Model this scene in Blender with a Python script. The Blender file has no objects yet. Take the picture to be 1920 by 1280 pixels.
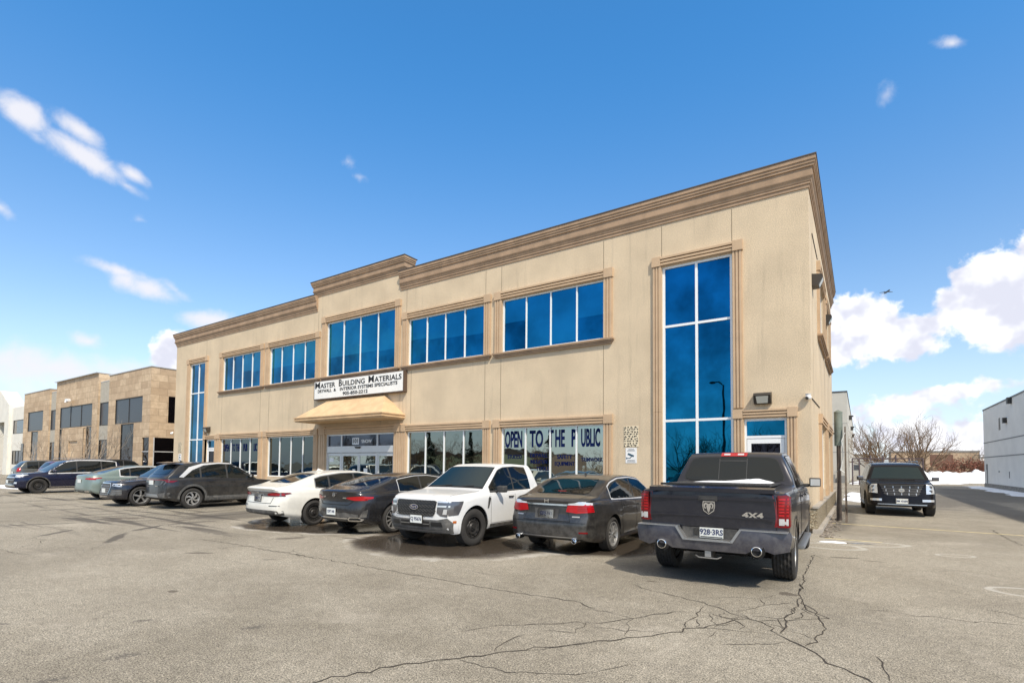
import bpy, bmesh, math, random
from mathutils import Vector, Matrix
from mathutils.bvhtree import BVHTree
from mathutils.geometry import tessellate_polygon
R = math.radians
S = bpy.context.scene
COL = S.collection

# ------------------------------------------------------------------ camera
cam = bpy.data.objects.new('camera', bpy.data.cameras.new('camera'))
COL.objects.link(cam); S.camera = cam
cam.data.sensor_width = 36.0
cam.data.lens = 971.5 / 1920 * 36.0
cam.data.shift_y = (831.2 - 640) / 1920
cam.data.clip_start = 0.05; cam.data.clip_end = 4000
_yaw, _pit, _rol = 0.5915, 0.041146, 0.009116
_F = Vector((-math.sin(_yaw) * math.cos(_pit), math.cos(_yaw) * math.cos(_pit), math.sin(_pit)))
_R = Vector((math.cos(_yaw), math.sin(_yaw), 0)); _U = _R.cross(_F)
_R2 = math.cos(_rol) * _R + math.sin(_rol) * _U; _U2 = -math.sin(_rol) * _R + math.cos(_rol) * _U
m = Matrix((_R2, _U2, -_F)).transposed().to_4x4(); m.translation = Vector((1.0165, -15.30, 1.65))
cam.matrix_world = m

# ------------------------------------------------------------------ light
SUN_EL, SUN_A = 48.0, 37.0                    # sun to the right (+x) and a little in front (-y)
sd = Vector((math.cos(R(SUN_A)) * math.cos(R(SUN_EL)), -math.sin(R(SUN_A)) * math.cos(R(SUN_EL)), math.sin(R(SUN_EL))))
sun = bpy.data.objects.new('sun', bpy.data.lights.new('sun', 'SUN')); COL.objects.link(sun)
sun.data.energy = 3.3; sun.data.angle = R(1.2); sun.data.color = (1.0, 0.90, 0.75)
sun.rotation_euler = sd.to_track_quat('Z', 'Y').to_euler()
S.view_settings.view_transform = 'Standard'; S.view_settings.look = 'None'
S.view_settings.exposure = 0.43; S.view_settings.gamma = 1.0

W = bpy.data.worlds.new('World'); S.world = W; W.use_nodes = True
nt = W.node_tree; nt.nodes.clear()
def N(t, typ, **k):
    n = t.nodes.new(typ)
    for a, b in k.items(): setattr(n, a, b)
    return n
def mathn(t, op, a, b=None, clamp=False):
    n = N(t, 'ShaderNodeMath', operation=op, use_clamp=clamp)
    for i, v in enumerate((a, b)):
        if v is None: continue
        if hasattr(v, 'links'): t.links.new(v, n.inputs[i])
        else: n.inputs[i].default_value = v
    return n.outputs[0]
def mixc(t, f, a, b, bt='MIX'):
    n = N(t, 'ShaderNodeMix', data_type='RGBA', blend_type=bt)
    for i, v in ((0, f), (6, a), (7, b)):
        if hasattr(v, 'links'): t.links.new(v, n.inputs[i])
        else: n.inputs[i].default_value = v if i == 0 else (*v[:3], 1)
    return n.outputs[2]
def noise(t, vec, scale, detail=4, rough=0.55, dist=0.0):
    n = N(t, 'ShaderNodeTexNoise'); n.inputs['Scale'].default_value = scale
    n.inputs['Detail'].default_value = detail; n.inputs['Roughness'].default_value = rough
    n.inputs['Distortion'].default_value = dist
    if vec is not None: t.links.new(vec, n.inputs['Vector'])
    return n.outputs['Fac']
def mrange(t, v, a, b, c=0.0, d=1.0, smooth=True):
    n = N(t, 'ShaderNodeMapRange', interpolation_type='SMOOTHSTEP' if smooth else 'LINEAR')
    t.links.new(v, n.inputs[0])
    for i, x in enumerate((a, b, c, d)): n.inputs[i + 1].default_value = x
    return n.outputs[0]

sky = N(nt, 'ShaderNodeTexSky', sky_type='NISHITA', sun_disc=False)
sky.sun_elevation = R(SUN_EL); sky.sun_rotation = math.atan2(sd.x, sd.y)
sky.air_density = 1.0; sky.dust_density = 0.6; sky.ozone_density = 2.2; sky.altitude = 100
hs = N(nt, 'ShaderNodeHueSaturation'); nt.links.new(sky.outputs[0], hs.inputs['Color'])
hs.inputs['Saturation'].default_value = 1.0; hs.inputs['Value'].default_value = 1.0
tc = N(nt, 'ShaderNodeTexCoord'); sp = N(nt, 'ShaderNodeSeparateXYZ'); nt.links.new(tc.outputs['Generated'], sp.inputs[0])
az = mathn(nt, 'MULTIPLY', mathn(nt, 'ARCTAN2', sp.outputs[0], sp.outputs[1]), 57.29578)
el = mathn(nt, 'MULTIPLY', mathn(nt, 'ARCSINE', sp.outputs[2]), 57.29578)
ae = N(nt, 'ShaderNodeCombineXYZ'); nt.links.new(az, ae.inputs[0]); nt.links.new(el, ae.inputs[1])
CW = [(-78.3,26.2,1.5,.95,-16,1.1),(-74.7,26.4,1.6,.75,-18,0.95),(-74.3,24.6,2.6,.85,-17,1.15),(-70.9,24.3,1.2,.5,-15,0.8),(-77.3,24.9,2.2,0.5,-22,0.35),(-71.2,23.3,.9,0.35,-20,0.4),(-79.23,19.28,0.84,0.45,-30,0.6),(-71.51,16.42,2.31,0.53,-8,0.7),(-70.99,15.77,1.08,0.97,-10,0.7),(-69.13,15.37,2.24,0.82,-12,0.8),(-67.3,15.57,1.26,0.47,-35,0.5),(-73.49,10.15,1.15,0.62,-10,0.6),(-75.63,7.63,7.25,1.48,0,0.75),(-77.85,6.91,3.9,1.68,0,0.6),(-64.43,13.4,2.03,0.88,5,1.0),(-51.97,29.4,.8,0.5,-30,0.28),(-51.12,28.4,.8,0.3,0,0.22),(7.12,32.62,1.03,0.37,-20,0.6),(2.6,30.81,0.7,0.8,-20,0.45),(-70.32,20.89,0.63,0.34,0,0.3),
 (150,14,14,2,5,.6),(175,8,20,2,0,.6),(205,18,12,3,8,.5),(120,10,18,3,0,.7),(-120,12,16,3,0,.7),(60,30,14,4,10,.7)]
CK = [(-67.12,10.1,1.52,1.54,0,1.2),(9.3,15.2,2.1,1.7,0,1.2),(7.6,13.4,1.8,1.6,0,1.0),(10.4,13.0,2.1,2.4,0,1.2),(9.78,11.04,1.82,1.25,0,1.0),(-.2,13.3,2.6,1.8,0,1.2),(1.9,11.8,2.5,1.35,0,1.1),(5.0,12.2,1.7,.9,0,0.6),(3.59,10.63,2.19,0.92,0,0.9),(-0.77,11.16,2.04,1.44,0,0.8),(14,14,4,3.5,0,1.1),(20,10,5,3,0,1),(5.69,6.3,4.0,0.63,8,0.7),(2.74,5.34,3.99,0.94,8,0.45),(4.19,3.07,2.48,1.21,0,0.8),(7.98,1.72,1.91,2.2,0,0.9),(5.6,1.75,3.04,1.37,0,0.7),(-0.49,2.31,2.41,1.48,0,0.35),(1.56,4.2,3.4,1.15,0,0.3)]
def blobs(L, K_=1.5):
    out = None
    for a, e, ra, re, rot, amp in L:
        mp = N(nt, 'ShaderNodeMapping', vector_type='TEXTURE'); nt.links.new(ae.outputs[0], mp.inputs[0])
        mp.inputs['Location'].default_value = (a, e, 0); mp.inputs['Rotation'].default_value = (0, 0, R(rot)); mp.inputs['Scale'].default_value = (ra * K_, re * K_, 1)
        ln = N(nt, 'ShaderNodeVectorMath', operation='LENGTH'); nt.links.new(mp.outputs[0], ln.inputs[0])
        v = mathn(nt, 'MULTIPLY', mathn(nt, 'SUBTRACT', 1.0, ln.outputs['Value']), amp)
        if out is None: out = v
        else:
            n = N(nt, 'ShaderNodeMath', operation='SMOOTH_MAX'); n.inputs[2].default_value = 0.25
            nt.links.new(out, n.inputs[0]); nt.links.new(v, n.inputs[1]); out = n.outputs[0]
    return out
n1 = noise(nt, ae.outputs[0], 0.42, 6, 0.6, 0.3); n2 = noise(nt, ae.outputs[0], 0.85, 6, 0.55, 0.2)
fw = mathn(nt, 'ADD', blobs(CW, 1.4), mathn(nt, 'MULTIPLY', mathn(nt, 'SUBTRACT', n1, 0.5), 1.15))
fk = mathn(nt, 'ADD', blobs(CK), mathn(nt, 'MULTIPLY', mathn(nt, 'SUBTRACT', n2, 0.5), 1.0))
mw = mathn(nt, 'MULTIPLY', mrange(nt, fw, -0.02, 0.8), 0.92)
mk = mrange(nt, fk, 0.02, 0.34)
shade = noise(nt, ae.outputs[0], 0.33, 3, 0.5)
kc = mixc(nt, mrange(nt, shade, 0.42, 0.62), (6.4, 6.45, 6.7), (4.4, 4.5, 5.2))
wc = (5.2, 5.15, 5.45)
tint = mixc(nt, mrange(nt, el, 4.0, 42.0), (1.12, 1.08, 1.04), (0.42, 1.10, 1.46))
skc = mixc(nt, 1.0, hs.outputs[0], tint, 'MULTIPLY')
hz = mrange(nt, el, -1.0, 15.0, 0.55, 0.0)
c0 = mixc(nt, hz, skc, (3.6, 4.5, 5.9))
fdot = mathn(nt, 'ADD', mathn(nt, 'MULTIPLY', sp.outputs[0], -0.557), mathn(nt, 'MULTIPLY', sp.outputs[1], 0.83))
fill_veil = mathn(nt, 'MULTIPLY', mathn(nt, 'MAXIMUM', mrange(nt, el, 43.5, 52.0), mathn(nt, 'MULTIPLY', mrange(nt, el, 24.0, 36.0), mrange(nt, fdot, 0.35, 0.1))), mrange(nt, noise(nt, tc.outputs['Generated'], 2.6, 5, 0.6), 0.25, 0.6, 0.7, 1.0))  # pale cloud layer added out of view to neutralise the blue ambient light
c0 = mixc(nt, fill_veil, c0, (5.6, 5.25, 4.8))
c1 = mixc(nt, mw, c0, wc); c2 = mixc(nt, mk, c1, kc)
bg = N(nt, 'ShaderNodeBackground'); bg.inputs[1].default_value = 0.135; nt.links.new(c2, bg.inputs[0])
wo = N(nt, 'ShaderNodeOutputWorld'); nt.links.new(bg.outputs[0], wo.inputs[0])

# ------------------------------------------------------------------ helpers
def s2l(c):
    return tuple(((v / 255) / 12.92 if v / 255 <= 0.04045 else ((v / 255 + 0.055) / 1.055) ** 2.4) for v in c)
def tag(o, label=None, cat=None, group=None, kind=None):
    if label: o['label'] = label
    if cat: o['category'] = cat
    if group: o['group'] = group
    if kind: o['kind'] = kind
    return o
def empty(name, loc, rz=0, label=None, cat=None, group=None):
    o = bpy.data.objects.new(name, None); COL.objects.link(o); o.location = loc; o.rotation_euler = (0, 0, rz)
    o.empty_display_size = 0.2
    return tag(o, label, cat, group)
class MB:
    def __init__(s): s.v = []; s.f = []; s.mi = []
    def add(s, vs, fs, mi=0):
        b = len(s.v); s.v += [tuple(v) for v in vs]; s.f += [tuple(i + b for i in f) for f in fs]; s.mi += [mi] * len(fs)
    def box(s, x0, x1, y0, y1, z0, z1, mi=0):
        v = [(x, y, z) for x in (x0, x1) for y in (y0, y1) for z in (z0, z1)]
        s.add(v, [(0, 1, 3, 2), (4, 6, 7, 5), (0, 4, 5, 1), (2, 3, 7, 6), (0, 2, 6, 4), (1, 5, 7, 3)], mi); return s
    def prism(s, poly, a, b, axis='y', mi=0):
        n = len(poly)
        def P(p, t):
            return {'y': (p[0], t, p[1]), 'x': (t, p[0], p[1]), 'z': (p[0], p[1], t)}[axis]
        v = [P(p, a) for p in poly] + [P(p, b) for p in poly]
        tri = tessellate_polygon([[Vector((p[0], p[1], 0)) for p in poly]])
        f = [(i, (i + 1) % n, n + (i + 1) % n, n + i) for i in range(n)]
        f += [tuple(t) for t in tri] + [tuple(n + i for i in t[::-1]) for t in tri]
        s.add(v, f, mi); return s
    def cyl(s, p0, p1, r0, r1=None, n=12, caps=True, mi=0):
        r1 = r0 if r1 is None else r1
        p0, p1 = Vector(p0), Vector(p1); d = (p1 - p0).normalized()
        a = d.orthogonal().normalized(); b = d.cross(a)
        v = []
        for p, r in ((p0, r0), (p1, r1)):
            v += [p + (a * math.cos(t * 2 * math.pi / n) + b * math.sin(t * 2 * math.pi / n)) * r for t in range(n)]
        f = [(i, (i + 1) % n, n + (i + 1) % n, n + i) for i in range(n)]
        if caps: f += [tuple(range(n))[::-1], tuple(range(n, 2 * n))]
        s.add(v, f, mi); return s
    def lathe(s, prof, n=24, axis='z', c=(0, 0, 0), mi=0, closed=False):
        v = []
        for r, h in prof:
            for t in range(n):
                ca, sa = math.cos(t * 2 * math.pi / n) * r, math.sin(t * 2 * math.pi / n) * r
                v.append({'z': (c[0] + ca, c[1] + sa, c[2] + h), 'y': (c[0] + ca, c[1] + h, c[2] + sa), 'x': (c[0] + h, c[1] + ca, c[2] + sa)}[axis])
        f = []
        for k in range(len(prof) - 1):
            for t in range(n):
                f.append((k * n + t, k * n + (t + 1) % n, (k + 1) * n + (t + 1) % n, (k + 1) * n + t))
        if prof[0][0] > 1e-4 and not closed: f.append(tuple(range(n))[::-1])
        if prof[-1][0] > 1e-4 and not closed: f.append(tuple(range((len(prof) - 1) * n, len(prof) * n)))
        s.add(v, f, mi); return s
    def ball(s, c, rx, ry=None, rz=None, n=14, m=8, mi=0):
        ry = rx if ry is None else ry; rz = rx if rz is None else rz
        v = []; f = []
        for k in range(m + 1):
            ph = math.pi * k / m
            for t in range(n):
                th = 2 * math.pi * t / n
                v.append((c[0] + rx * math.sin(ph) * math.cos(th), c[1] + ry * math.sin(ph) * math.sin(th), c[2] + rz * math.cos(ph)))
        for k in range(m):
            for t in range(n):
                f.append((k * n + t, (k + 1) * n + t, (k + 1) * n + (t + 1) % n, k * n + (t + 1) % n))
        s.add(v, f, mi); return s
    def tube(s, pts, r, n=6, mi=0):
        for a, b in zip(pts[:-1], pts[1:]): s.cyl(a, b, r, r, n, True, mi)
        return s
    def build(s, name, mats, parent=None, smooth=False, angle=None, loc=None):
        me = bpy.data.meshes.new(name); me.from_pydata(s.v, [], s.f)
        bm = bmesh.new(); bm.from_mesh(me)
        if smooth or angle: bmesh.ops.remove_doubles(bm, verts=bm.verts, dist=1e-5)
        else: pass
        if not angle: pass
        if len(s.mi) == len(bm.faces) and any(s.mi):
            for f, k in zip(bm.faces, s.mi): f.material_index = k
        bmesh.ops.recalc_face_normals(bm, faces=bm.faces)
        if smooth:
            a = R(angle if angle else 40)
            for f in bm.faces: f.smooth = True
            for e in bm.edges:
                if len(e.link_faces) == 2 and e.calc_face_angle(0) > a: e.smooth = False
        bm.to_mesh(me); bm.free()
        if not isinstance(mats, (list, tuple)): mats = [mats]
        for mt in mats: me.materials.append(mt)
        o = bpy.data.objects.new(name, me); COL.objects.link(o)
        if parent: o.parent = parent
        if loc: o.location = loc
        return o

def mat(name, col, rough=0.6, metal=0.0, amt=0.0, scale=5.0, bump=0.0, bscale=None, coat=0.0, spec=0.5, speck=0.0, sscale=60, emis=None, dust=0.0, col2=None):
    mt = bpy.data.materials.new(name); mt.use_nodes = True; t = mt.node_tree; b = t.nodes['Principled BSDF']
    b.inputs['Roughness'].default_value = rough; b.inputs['Metallic'].default_value = metal
    b.inputs['Coat Weight'].default_value = coat; b.inputs['Coat Roughness'].default_value = 0.05
    b.inputs['Specular IOR Level'].default_value = spec
    c = (*col[:3], 1); b.inputs['Base Color'].default_value = c; src = None
    tcn = N(t, 'ShaderNodeTexCoord'); vec = tcn.outputs['Object']
    if amt > 0:
        f = noise(t, vec, scale, 5, 0.6)
        lo = col2 if col2 else tuple(x * (1 - amt) for x in col[:3]); hi = tuple(min(1, x * (1 + amt)) for x in col[:3])
        src = mixc(t, mrange(t, f, 0.3, 0.7), lo, hi)
    if speck > 0:
        f2 = noise(t, vec, sscale, 2, 0.7)
        g = mrange(t, f2, 0.3, 0.7, 1 - speck, 1 + speck, False)
        n = N(t, 'ShaderNodeVectorMath', operation='SCALE'); t.links.new(g, n.inputs['Scale'])
        if src is None: n.inputs[0].default_value = col[:3]
        else: t.links.new(src, n.inputs[0])
        src = n.outputs[0]
    if dust > 0:
        sx = N(t, 'ShaderNodeSeparateXYZ'); t.links.new(vec, sx.inputs[0])
        zf = mrange(t, sx.outputs[2], 0.15, 1.25, 1.0, 0.12)
        df = mathn(t, 'MULTIPLY', mathn(t, 'MULTIPLY', zf, mrange(t, noise(t, vec, 7, 6, 0.75), 0.36, 0.64, 0.25, 1.25)), dust, True)
        src = mixc(t, df, src if src is not None else col, (0.30, 0.285, 0.26))
        rr = mrange(t, df, 0.0, 0.7, rough, 0.75); t.links.new(rr, b.inputs['Roughness'])
        if coat > 0:
            t.links.new(mrange(t, df, 0.0, 0.5, coat, 0.0), b.inputs['Coat Weight'])
    if src is not None: t.links.new(src, b.inputs['Base Color'])
    if bump > 0:
        bn = N(t, 'ShaderNodeBump'); bn.inputs['Strength'].default_value = bump; bn.inputs['Distance'].default_value = 0.01
        t.links.new(noise(t, vec, bscale or scale, 4, 0.65), bn.inputs['Height']); t.links.new(bn.outputs[0], b.inputs['Normal'])
    if emis:
        b.inputs['Emission Color'].default_value = (*emis, 1); b.inputs['Emission Strength'].default_value = 1
    return mt

def text(name, s, size, mt, parent, M, bold=0.0, ext=0.004, align='CENTER', sx=1.0, space=1.0):
    cu = bpy.data.curves.new(name, 'FONT'); cu.body = s; cu.size = size; cu.extrude = ext; cu.offset = bold
    cu.align_x = align; cu.align_y = 'CENTER'; cu.space_character = space; cu.resolution_u = 3
    o = bpy.data.objects.new(name, cu); COL.objects.link(o)
    dg = bpy.context.evaluated_depsgraph_get(); dg.update()
    me = bpy.data.meshes.new_from_object(o.evaluated_get(dg)); bpy.data.objects.remove(o)
    me.transform(Matrix.Scale(sx, 4, (1, 0, 0))); me.materials.clear(); me.materials.append(mt)
    me.transform(M)
    q = bpy.data.objects.new(name, me); COL.objects.link(q); q.parent = parent
    return q
def fit_text(name, s, x0, x1, size, mt, parent, y, z, bold=0.0, ext=.003):
    o = text(name, s, size, mt, parent, Matrix.Identity(4), bold, ext, 'LEFT'); xs = [v.co.x for v in o.data.vertices]; a, b = min(xs), max(xs)
    o.data.transform(Matrix.Translation((-a, 0, 0))); o.data.transform(Matrix.Scale((x1 - x0) / (b - a), 4, (1, 0, 0))); o.data.transform(face_neg_y(x0, y, z)); return o
def face_neg_y(x, y, z): return Matrix.Translation((x, y, z)) @ Matrix.Rotation(R(90), 4, 'X')

def weather(mt, streak=.16, base=.0):
    """rain streaks and a dirty foot on a wall: vertical stretched stains multiplied into the base colour"""
    t = mt.node_tree; b = t.nodes['Principled BSDF']; l = b.inputs['Base Color'].links[0].from_socket
    tcn = N(t, 'ShaderNodeTexCoord'); mp = N(t, 'ShaderNodeMapping'); t.links.new(tcn.outputs['Object'], mp.inputs[0]); mp.inputs['Scale'].default_value = (5.0, 5.0, .35)
    f = mathn(t, 'MULTIPLY', mrange(t, noise(t, mp.outputs[0], 1.0, 5, .65, .2), .50, .80), mrange(t, noise(t, tcn.outputs['Object'], .35, 3, .5), .35, .62))
    c = mixc(t, mathn(t, 'MULTIPLY', f, streak * 3), l, (.20, .17, .13))
    sx = N(t, 'ShaderNodeSeparateXYZ'); t.links.new(tcn.outputs['Object'], sx.inputs[0])
    g = mathn(t, 'MULTIPLY', mrange(t, mathn(t, 'ADD', sx.outputs[2], mathn(t, 'MULTIPLY', noise(t, tcn.outputs['Object'], 2.0, 4, .6), .8)), .6, 1.8, 1, 0), .35)
    c = mixc(t, g, c, (.26, .21, .15)); c = mixc(t, mrange(t, noise(t, tcn.outputs['Object'], .9, 4, .6), .45, .75, 0, .12), c, (.72, .60, .42))
    t.links.new(c, b.inputs['Base Color'])
# ------------------------------------------------------------------ materials
M = {}
M['stucco'] = mat('stucco', (0.60, 0.487, 0.345), 0.9, amt=0.09, scale=0.6, bump=0.28, bscale=55, speck=0.24, sscale=42)
weather(M['stucco'])
M['trim'] = mat('trim', (0.52, 0.375, 0.245), 0.85, amt=0.08, scale=1.5, speck=0.08, sscale=60, bump=0.2, bscale=60)
M['cornice'] = mat('cornice', (0.36, 0.25, 0.165), 0.85, amt=0.14, scale=2.2, speck=0.10, sscale=60)
M['joint'] = mat('joint', (0.17, 0.13, 0.09), 0.9)
M['flash'] = mat('flashing', (0.10, 0.08, 0.065), 0.5, 0.2)
M['white_al'] = mat('white_aluminium', (0.80, 0.82, 0.84), 0.4)
M['silver_al'] = mat('silver_aluminium', (0.62, 0.63, 0.64), 0.35, 0.3)
M['canopy'] = mat('canopy_stucco', (0.60, 0.42, 0.245), 0.85, amt=0.12, scale=2, bump=0.3, bscale=50, speck=0.08)
M['dark'] = mat('dark_metal', (0.035, 0.033, 0.03), 0.5)
M['bronze'] = mat('bronze_metal', (0.06, 0.05, 0.04), 0.45, 0.3)
M['lens'] = mat('lamp_lens', (0.62, 0.6, 0.52), 0.25, spec=0.6)
M['white'] = mat('white_plastic', (0.8, 0.8, 0.8), 0.35)
M['signface'] = mat('sign_face', (0.82, 0.82, 0.80), 0.5, amt=0.03, scale=3)
M['signside'] = mat('sign_side', (0.10, 0.065, 0.045), 0.6)
M['ink'] = mat('black_lettering', (0.012, 0.012, 0.014), 0.6)
M['blueink'] = mat('blue_lettering', (0.004, 0.012, 0.07), 0.8, spec=0.1)
M['concrete'] = mat('concrete', (0.36, 0.33, 0.29), 0.9, amt=0.2, scale=3, bump=0.3, bscale=30, speck=0.1)
M['roof'] = mat('roof_membrane', (0.25, 0.24, 0.23), 0.9, amt=0.1)
M['wood'] = mat('weathered_wood', (0.12, 0.095, 0.075), 0.85, amt=0.35, scale=9, bump=0.4, bscale=30)
M['greenmetal'] = mat('green_grey_paint', (0.17, 0.20, 0.175), 0.6, amt=0.2, scale=5)
M['rust'] = mat('rusty_steel', (0.055, 0.042, 0.035), 0.8, amt=0.3, scale=8)
M['yellow'] = mat('yellow_line', (0.62, 0.52, 0.28), 0.85, amt=0.3, scale=6, speck=0.25, sscale=30)
M['paper'] = mat('paper', (0.75, 0.78, 0.8), 0.6)
M['snow'] = mat('snow', (0.80, 0.83, 0.88), 0.7, amt=0.06, scale=2, bump=0.6, bscale=9)
def glass(name, c, metal=1.0, rough=0.015, wav=0.05, amt=0.0):
    mt = mat(name, c, rough, metal, amt=amt, scale=0.5)
    t = mt.node_tree; b = t.nodes['Principled BSDF']; bn = N(t, 'ShaderNodeBump'); bn.inputs['Strength'].default_value = wav; bn.inputs['Distance'].default_value = 0.1
    tcn = N(t, 'ShaderNodeTexCoord'); t.links.new(noise(t, tcn.outputs['Object'], 1.3, 2, 0.5), bn.inputs['Height']); t.links.new(bn.outputs[0], b.inputs['Normal'])
    return mt
M['blue'] = glass('blue_tinted_glass', (0.006, 0.125, 0.25), amt=0.45, wav=.015)
M['blue_blind'] = glass('blue_tinted_glass_with_blind', (0.014, 0.20, 0.35), rough=0.05, amt=0.2)
M['neutral'] = glass('grey_green_glass', (0.36, 0.40, 0.37))
M['dim'] = glass('dim_grey_glass', (0.10, 0.125, 0.13))
M['dusk'] = glass('half_dim_grey_glass', (0.23, 0.255, 0.24))
M['slate'] = glass('slate_glass', (0.09, 0.10, 0.13), rough=0.05)
M['black_glass'] = glass('black_glass', (0.02, 0.02, 0.03))
# ------------------------------------------------------------------ ground
def make_ground():
    mt = bpy.data.materials.new('old_asphalt'); mt.use_nodes = True; t = mt.node_tree; b = t.nodes['Principled BSDF']
    tcn = N(t, 'ShaderNodeTexCoord'); vec = tcn.outputs['Object']
    big = noise(t, vec, 0.16, 5, 0.6); mid = noise(t, vec, 1.1, 6, 0.65, 0.4); fine = noise(t, vec, 66, 3, 0.8); fine2 = noise(t, vec, 110, 2, 0.75)
    c = mixc(t, mrange(t, big, 0.35, 0.66), (0.238, 0.214, 0.172), (0.332, 0.302, 0.248))
    c = mixc(t, mrange(t, mid, 0.40, 0.72, 0.0, 0.5), c, (0.36, 0.33, 0.275))
    c = mixc(t, mrange(t, mid, 0.42, 0.22, 0.0, 0.45), c, (0.155, 0.136, 0.11))
    g = mathn(t, 'ADD', mrange(t, fine, 0.36, 0.62, -0.75, 0.50, False), mrange(t, fine2, 0.36, 0.64, 0.50, 1.50, False))
    n = N(t, 'ShaderNodeVectorMath', operation='SCALE'); t.links.new(c, n.inputs[0]); t.links.new(g, n.inputs['Scale']); c = n.outputs[0]
    g2 = mathn(t, 'MULTIPLY', mrange(t, noise(t, vec, 9, 6, 0.85, .5), 0.36, 0.64, 0.80, 1.18, False), mrange(t, noise(t, vec, 22, 3, 0.8), 0.34, 0.66, 0.84, 1.16, False))
    n = N(t, 'ShaderNodeVectorMath', operation='SCALE'); t.links.new(c, n.inputs[0]); t.links.new(g2, n.inputs['Scale']); c = n.outputs[0]
    def field(L, noff=0.35, nsc=1.4, stretch=None):
        out = None
        for x, y, rx, ry, rot in L:
            mp = N(t, 'ShaderNodeMapping', vector_type='TEXTURE'); t.links.new(vec, mp.inputs[0])
            mp.inputs['Location'].default_value = (x, y, 0); mp.inputs['Rotation'].default_value = (0, 0, R(rot)); mp.inputs['Scale'].default_value = (rx, ry, 1)
            ln = N(t, 'ShaderNodeVectorMath', operation='LENGTH'); t.links.new(mp.outputs[0], ln.inputs[0])
            v = mathn(t, 'SUBTRACT', 1.0, ln.outputs['Value'])
            out = v if out is None else mathn(t, 'MAXIMUM', out, v)
        nn = noise(t, vec, nsc, 5, 0.6, 0.3)
        return mathn(t, 'ADD', out, mathn(t, 'MULTIPLY', mathn(t, 'SUBTRACT', nn, 0.5), noff))
    # water that lies on the asphalt, and the rim of dried salt round it
    smallL = [(-9.4, -8.5, .42, .16, 60), (-8.4, -7.7, .2, .1, 40), (-16.8, -9.0, .75, .35, 30), (-15.1, -7.9, .9, .14, 112), (-15.6, -6.9, 1.2, .12, 92), (-9.0, -10.58, .3, .1, 35), (-6.3, -12.15, .1, .07, 0), (.2, -7.6, .15, .12, 0), (-1.5, -7.93, .08, .05, 20), (0.75, -3.9, .3, .08, 20), (1.2, -4.0, .2, .05, 10)]
    wetL = [(-6.15, -7.1, 2.25, 1.6, 8), (-8.6, -5.5, 2.3, 1.5, 0), (-10.7, -7.05, 2.3, 1.05, 15), (-3.6, -5.0, 1.7, 1.75, 0), (-12.6, -6.2, 1.2, 1.1, 0),
            (0.75, -1.6, .6, .09, 15)]
    F = mathn(t, 'ADD', field(wetL, 0.42, 1.3), mathn(t, 'MULTIPLY', mathn(t, 'SUBTRACT', noise(t, vec, 9, 4, .7), .5), .16))
    Fs = field(smallL, 1.1, 7)
    wet = mrange(t, F, -0.02, 0.17); salt = mathn(t, 'MULTIPLY', mathn(t, 'MULTIPLY', mrange(t, F, -0.10, -0.01), mathn(t, 'SUBTRACT', 1.0, wet)), mrange(t, noise(t, vec, .9, 3, .5), .42, .60))
    c = mixc(t, mathn(t, 'MULTIPLY', salt, 0.5), c, (0.60, 0.58, 0.55))
    c = mixc(t, mathn(t, 'MULTIPLY', mrange(t, Fs, 0.05, 0.35), .75), c, (.085, .070, .056))
    spots = noise(t, vec, 2.3, 5, .75, .8); c = mixc(t, mathn(t, 'MULTIPLY', mrange(t, spots, .64, .74), .35), c, (.12, .10, .08))
    pal = noise(t, vec, .55, 6, .7, .6); c = mixc(t, mrange(t, pal, .56, .70, 0, .30), c, (.46, .42, .36)); c = mixc(t, mrange(t, pal, .42, .30, 0, .30), c, (.17, .145, .115))
    F2 = field([(1.05, -1.6, 1.0, 0.42, 25), (2.9, -5.6, .5, .35, 0), (2.5, -2.3, .35, .2, 20), (0.45, -2.4, .7, .5, 0)], 0.25, 2.5)
    ring = mathn(t, 'MULTIPLY', mrange(t, F2, 0.0, 0.1), mrange(t, F2, 0.35, 0.15))
    c = mixc(t, mathn(t, 'MULTIPLY', ring, 0.42), c, (0.60, 0.59, 0.56))
    # damp, dark asphalt; along the alley the warehouse's shade is painted in too
    F3 = field([(-1.0, -6.6, 1.5, 1.2, 0), (-15.2, -5.5, 1.6, 3.0, 0), (5.6, 17, 1.0, 13, 0), (7.4, 30, 2.6, 14, 0), (3.4, 22, 3.0, 12, 0), (-22, -5.5, 5, 1.4, 0), (0.45, 5, .6, 5.5, 0)], 0.9, 0.9)
    damp_shade = mathn(t, 'MULTIPLY', mrange(t, F3, 0.0, 0.4), 0.62)
    c = mixc(t, damp_shade, c, (0.085, 0.078, 0.070))
    # tyre tracks: long dark streaks across the left of the lot
    mp = N(t, 'ShaderNodeMapping'); t.links.new(vec, mp.inputs[0]); mp.inputs['Rotation'].default_value = (0, 0, R(-14)); mp.inputs['Scale'].default_value = (0.28, 3.2, 1)
    st = noise(t, mp.outputs[0], 1.0, 4, 0.6, 0.5)
    mp2 = N(t, 'ShaderNodeMapping'); t.links.new(vec, mp2.inputs[0]); mp2.inputs['Rotation'].default_value = (0, 0, R(-80)); mp2.inputs['Scale'].default_value = (0.16, 2.4, 1)
    st2 = noise(t, mp2.outputs[0], 1.0, 4, 0.6, 0.3)
    reg = mrange(t, field([(-19, -9.0, 11, 3.4, 5), (-30, -10, 16, 5, 0)], 0.5, 0.5), 0.0, 0.45)
    c = mixc(t, mathn(t, 'MULTIPLY', mathn(t, 'MULTIPLY', mrange(t, st2, 0.53, 0.63), reg), 0.85), c, (0.075, 0.066, 0.058))
    c = mixc(t, mathn(t, 'MULTIPLY', mrange(t, st, 0.62, 0.72), 0.28), c, (0.14, 0.125, 0.11))
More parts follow.
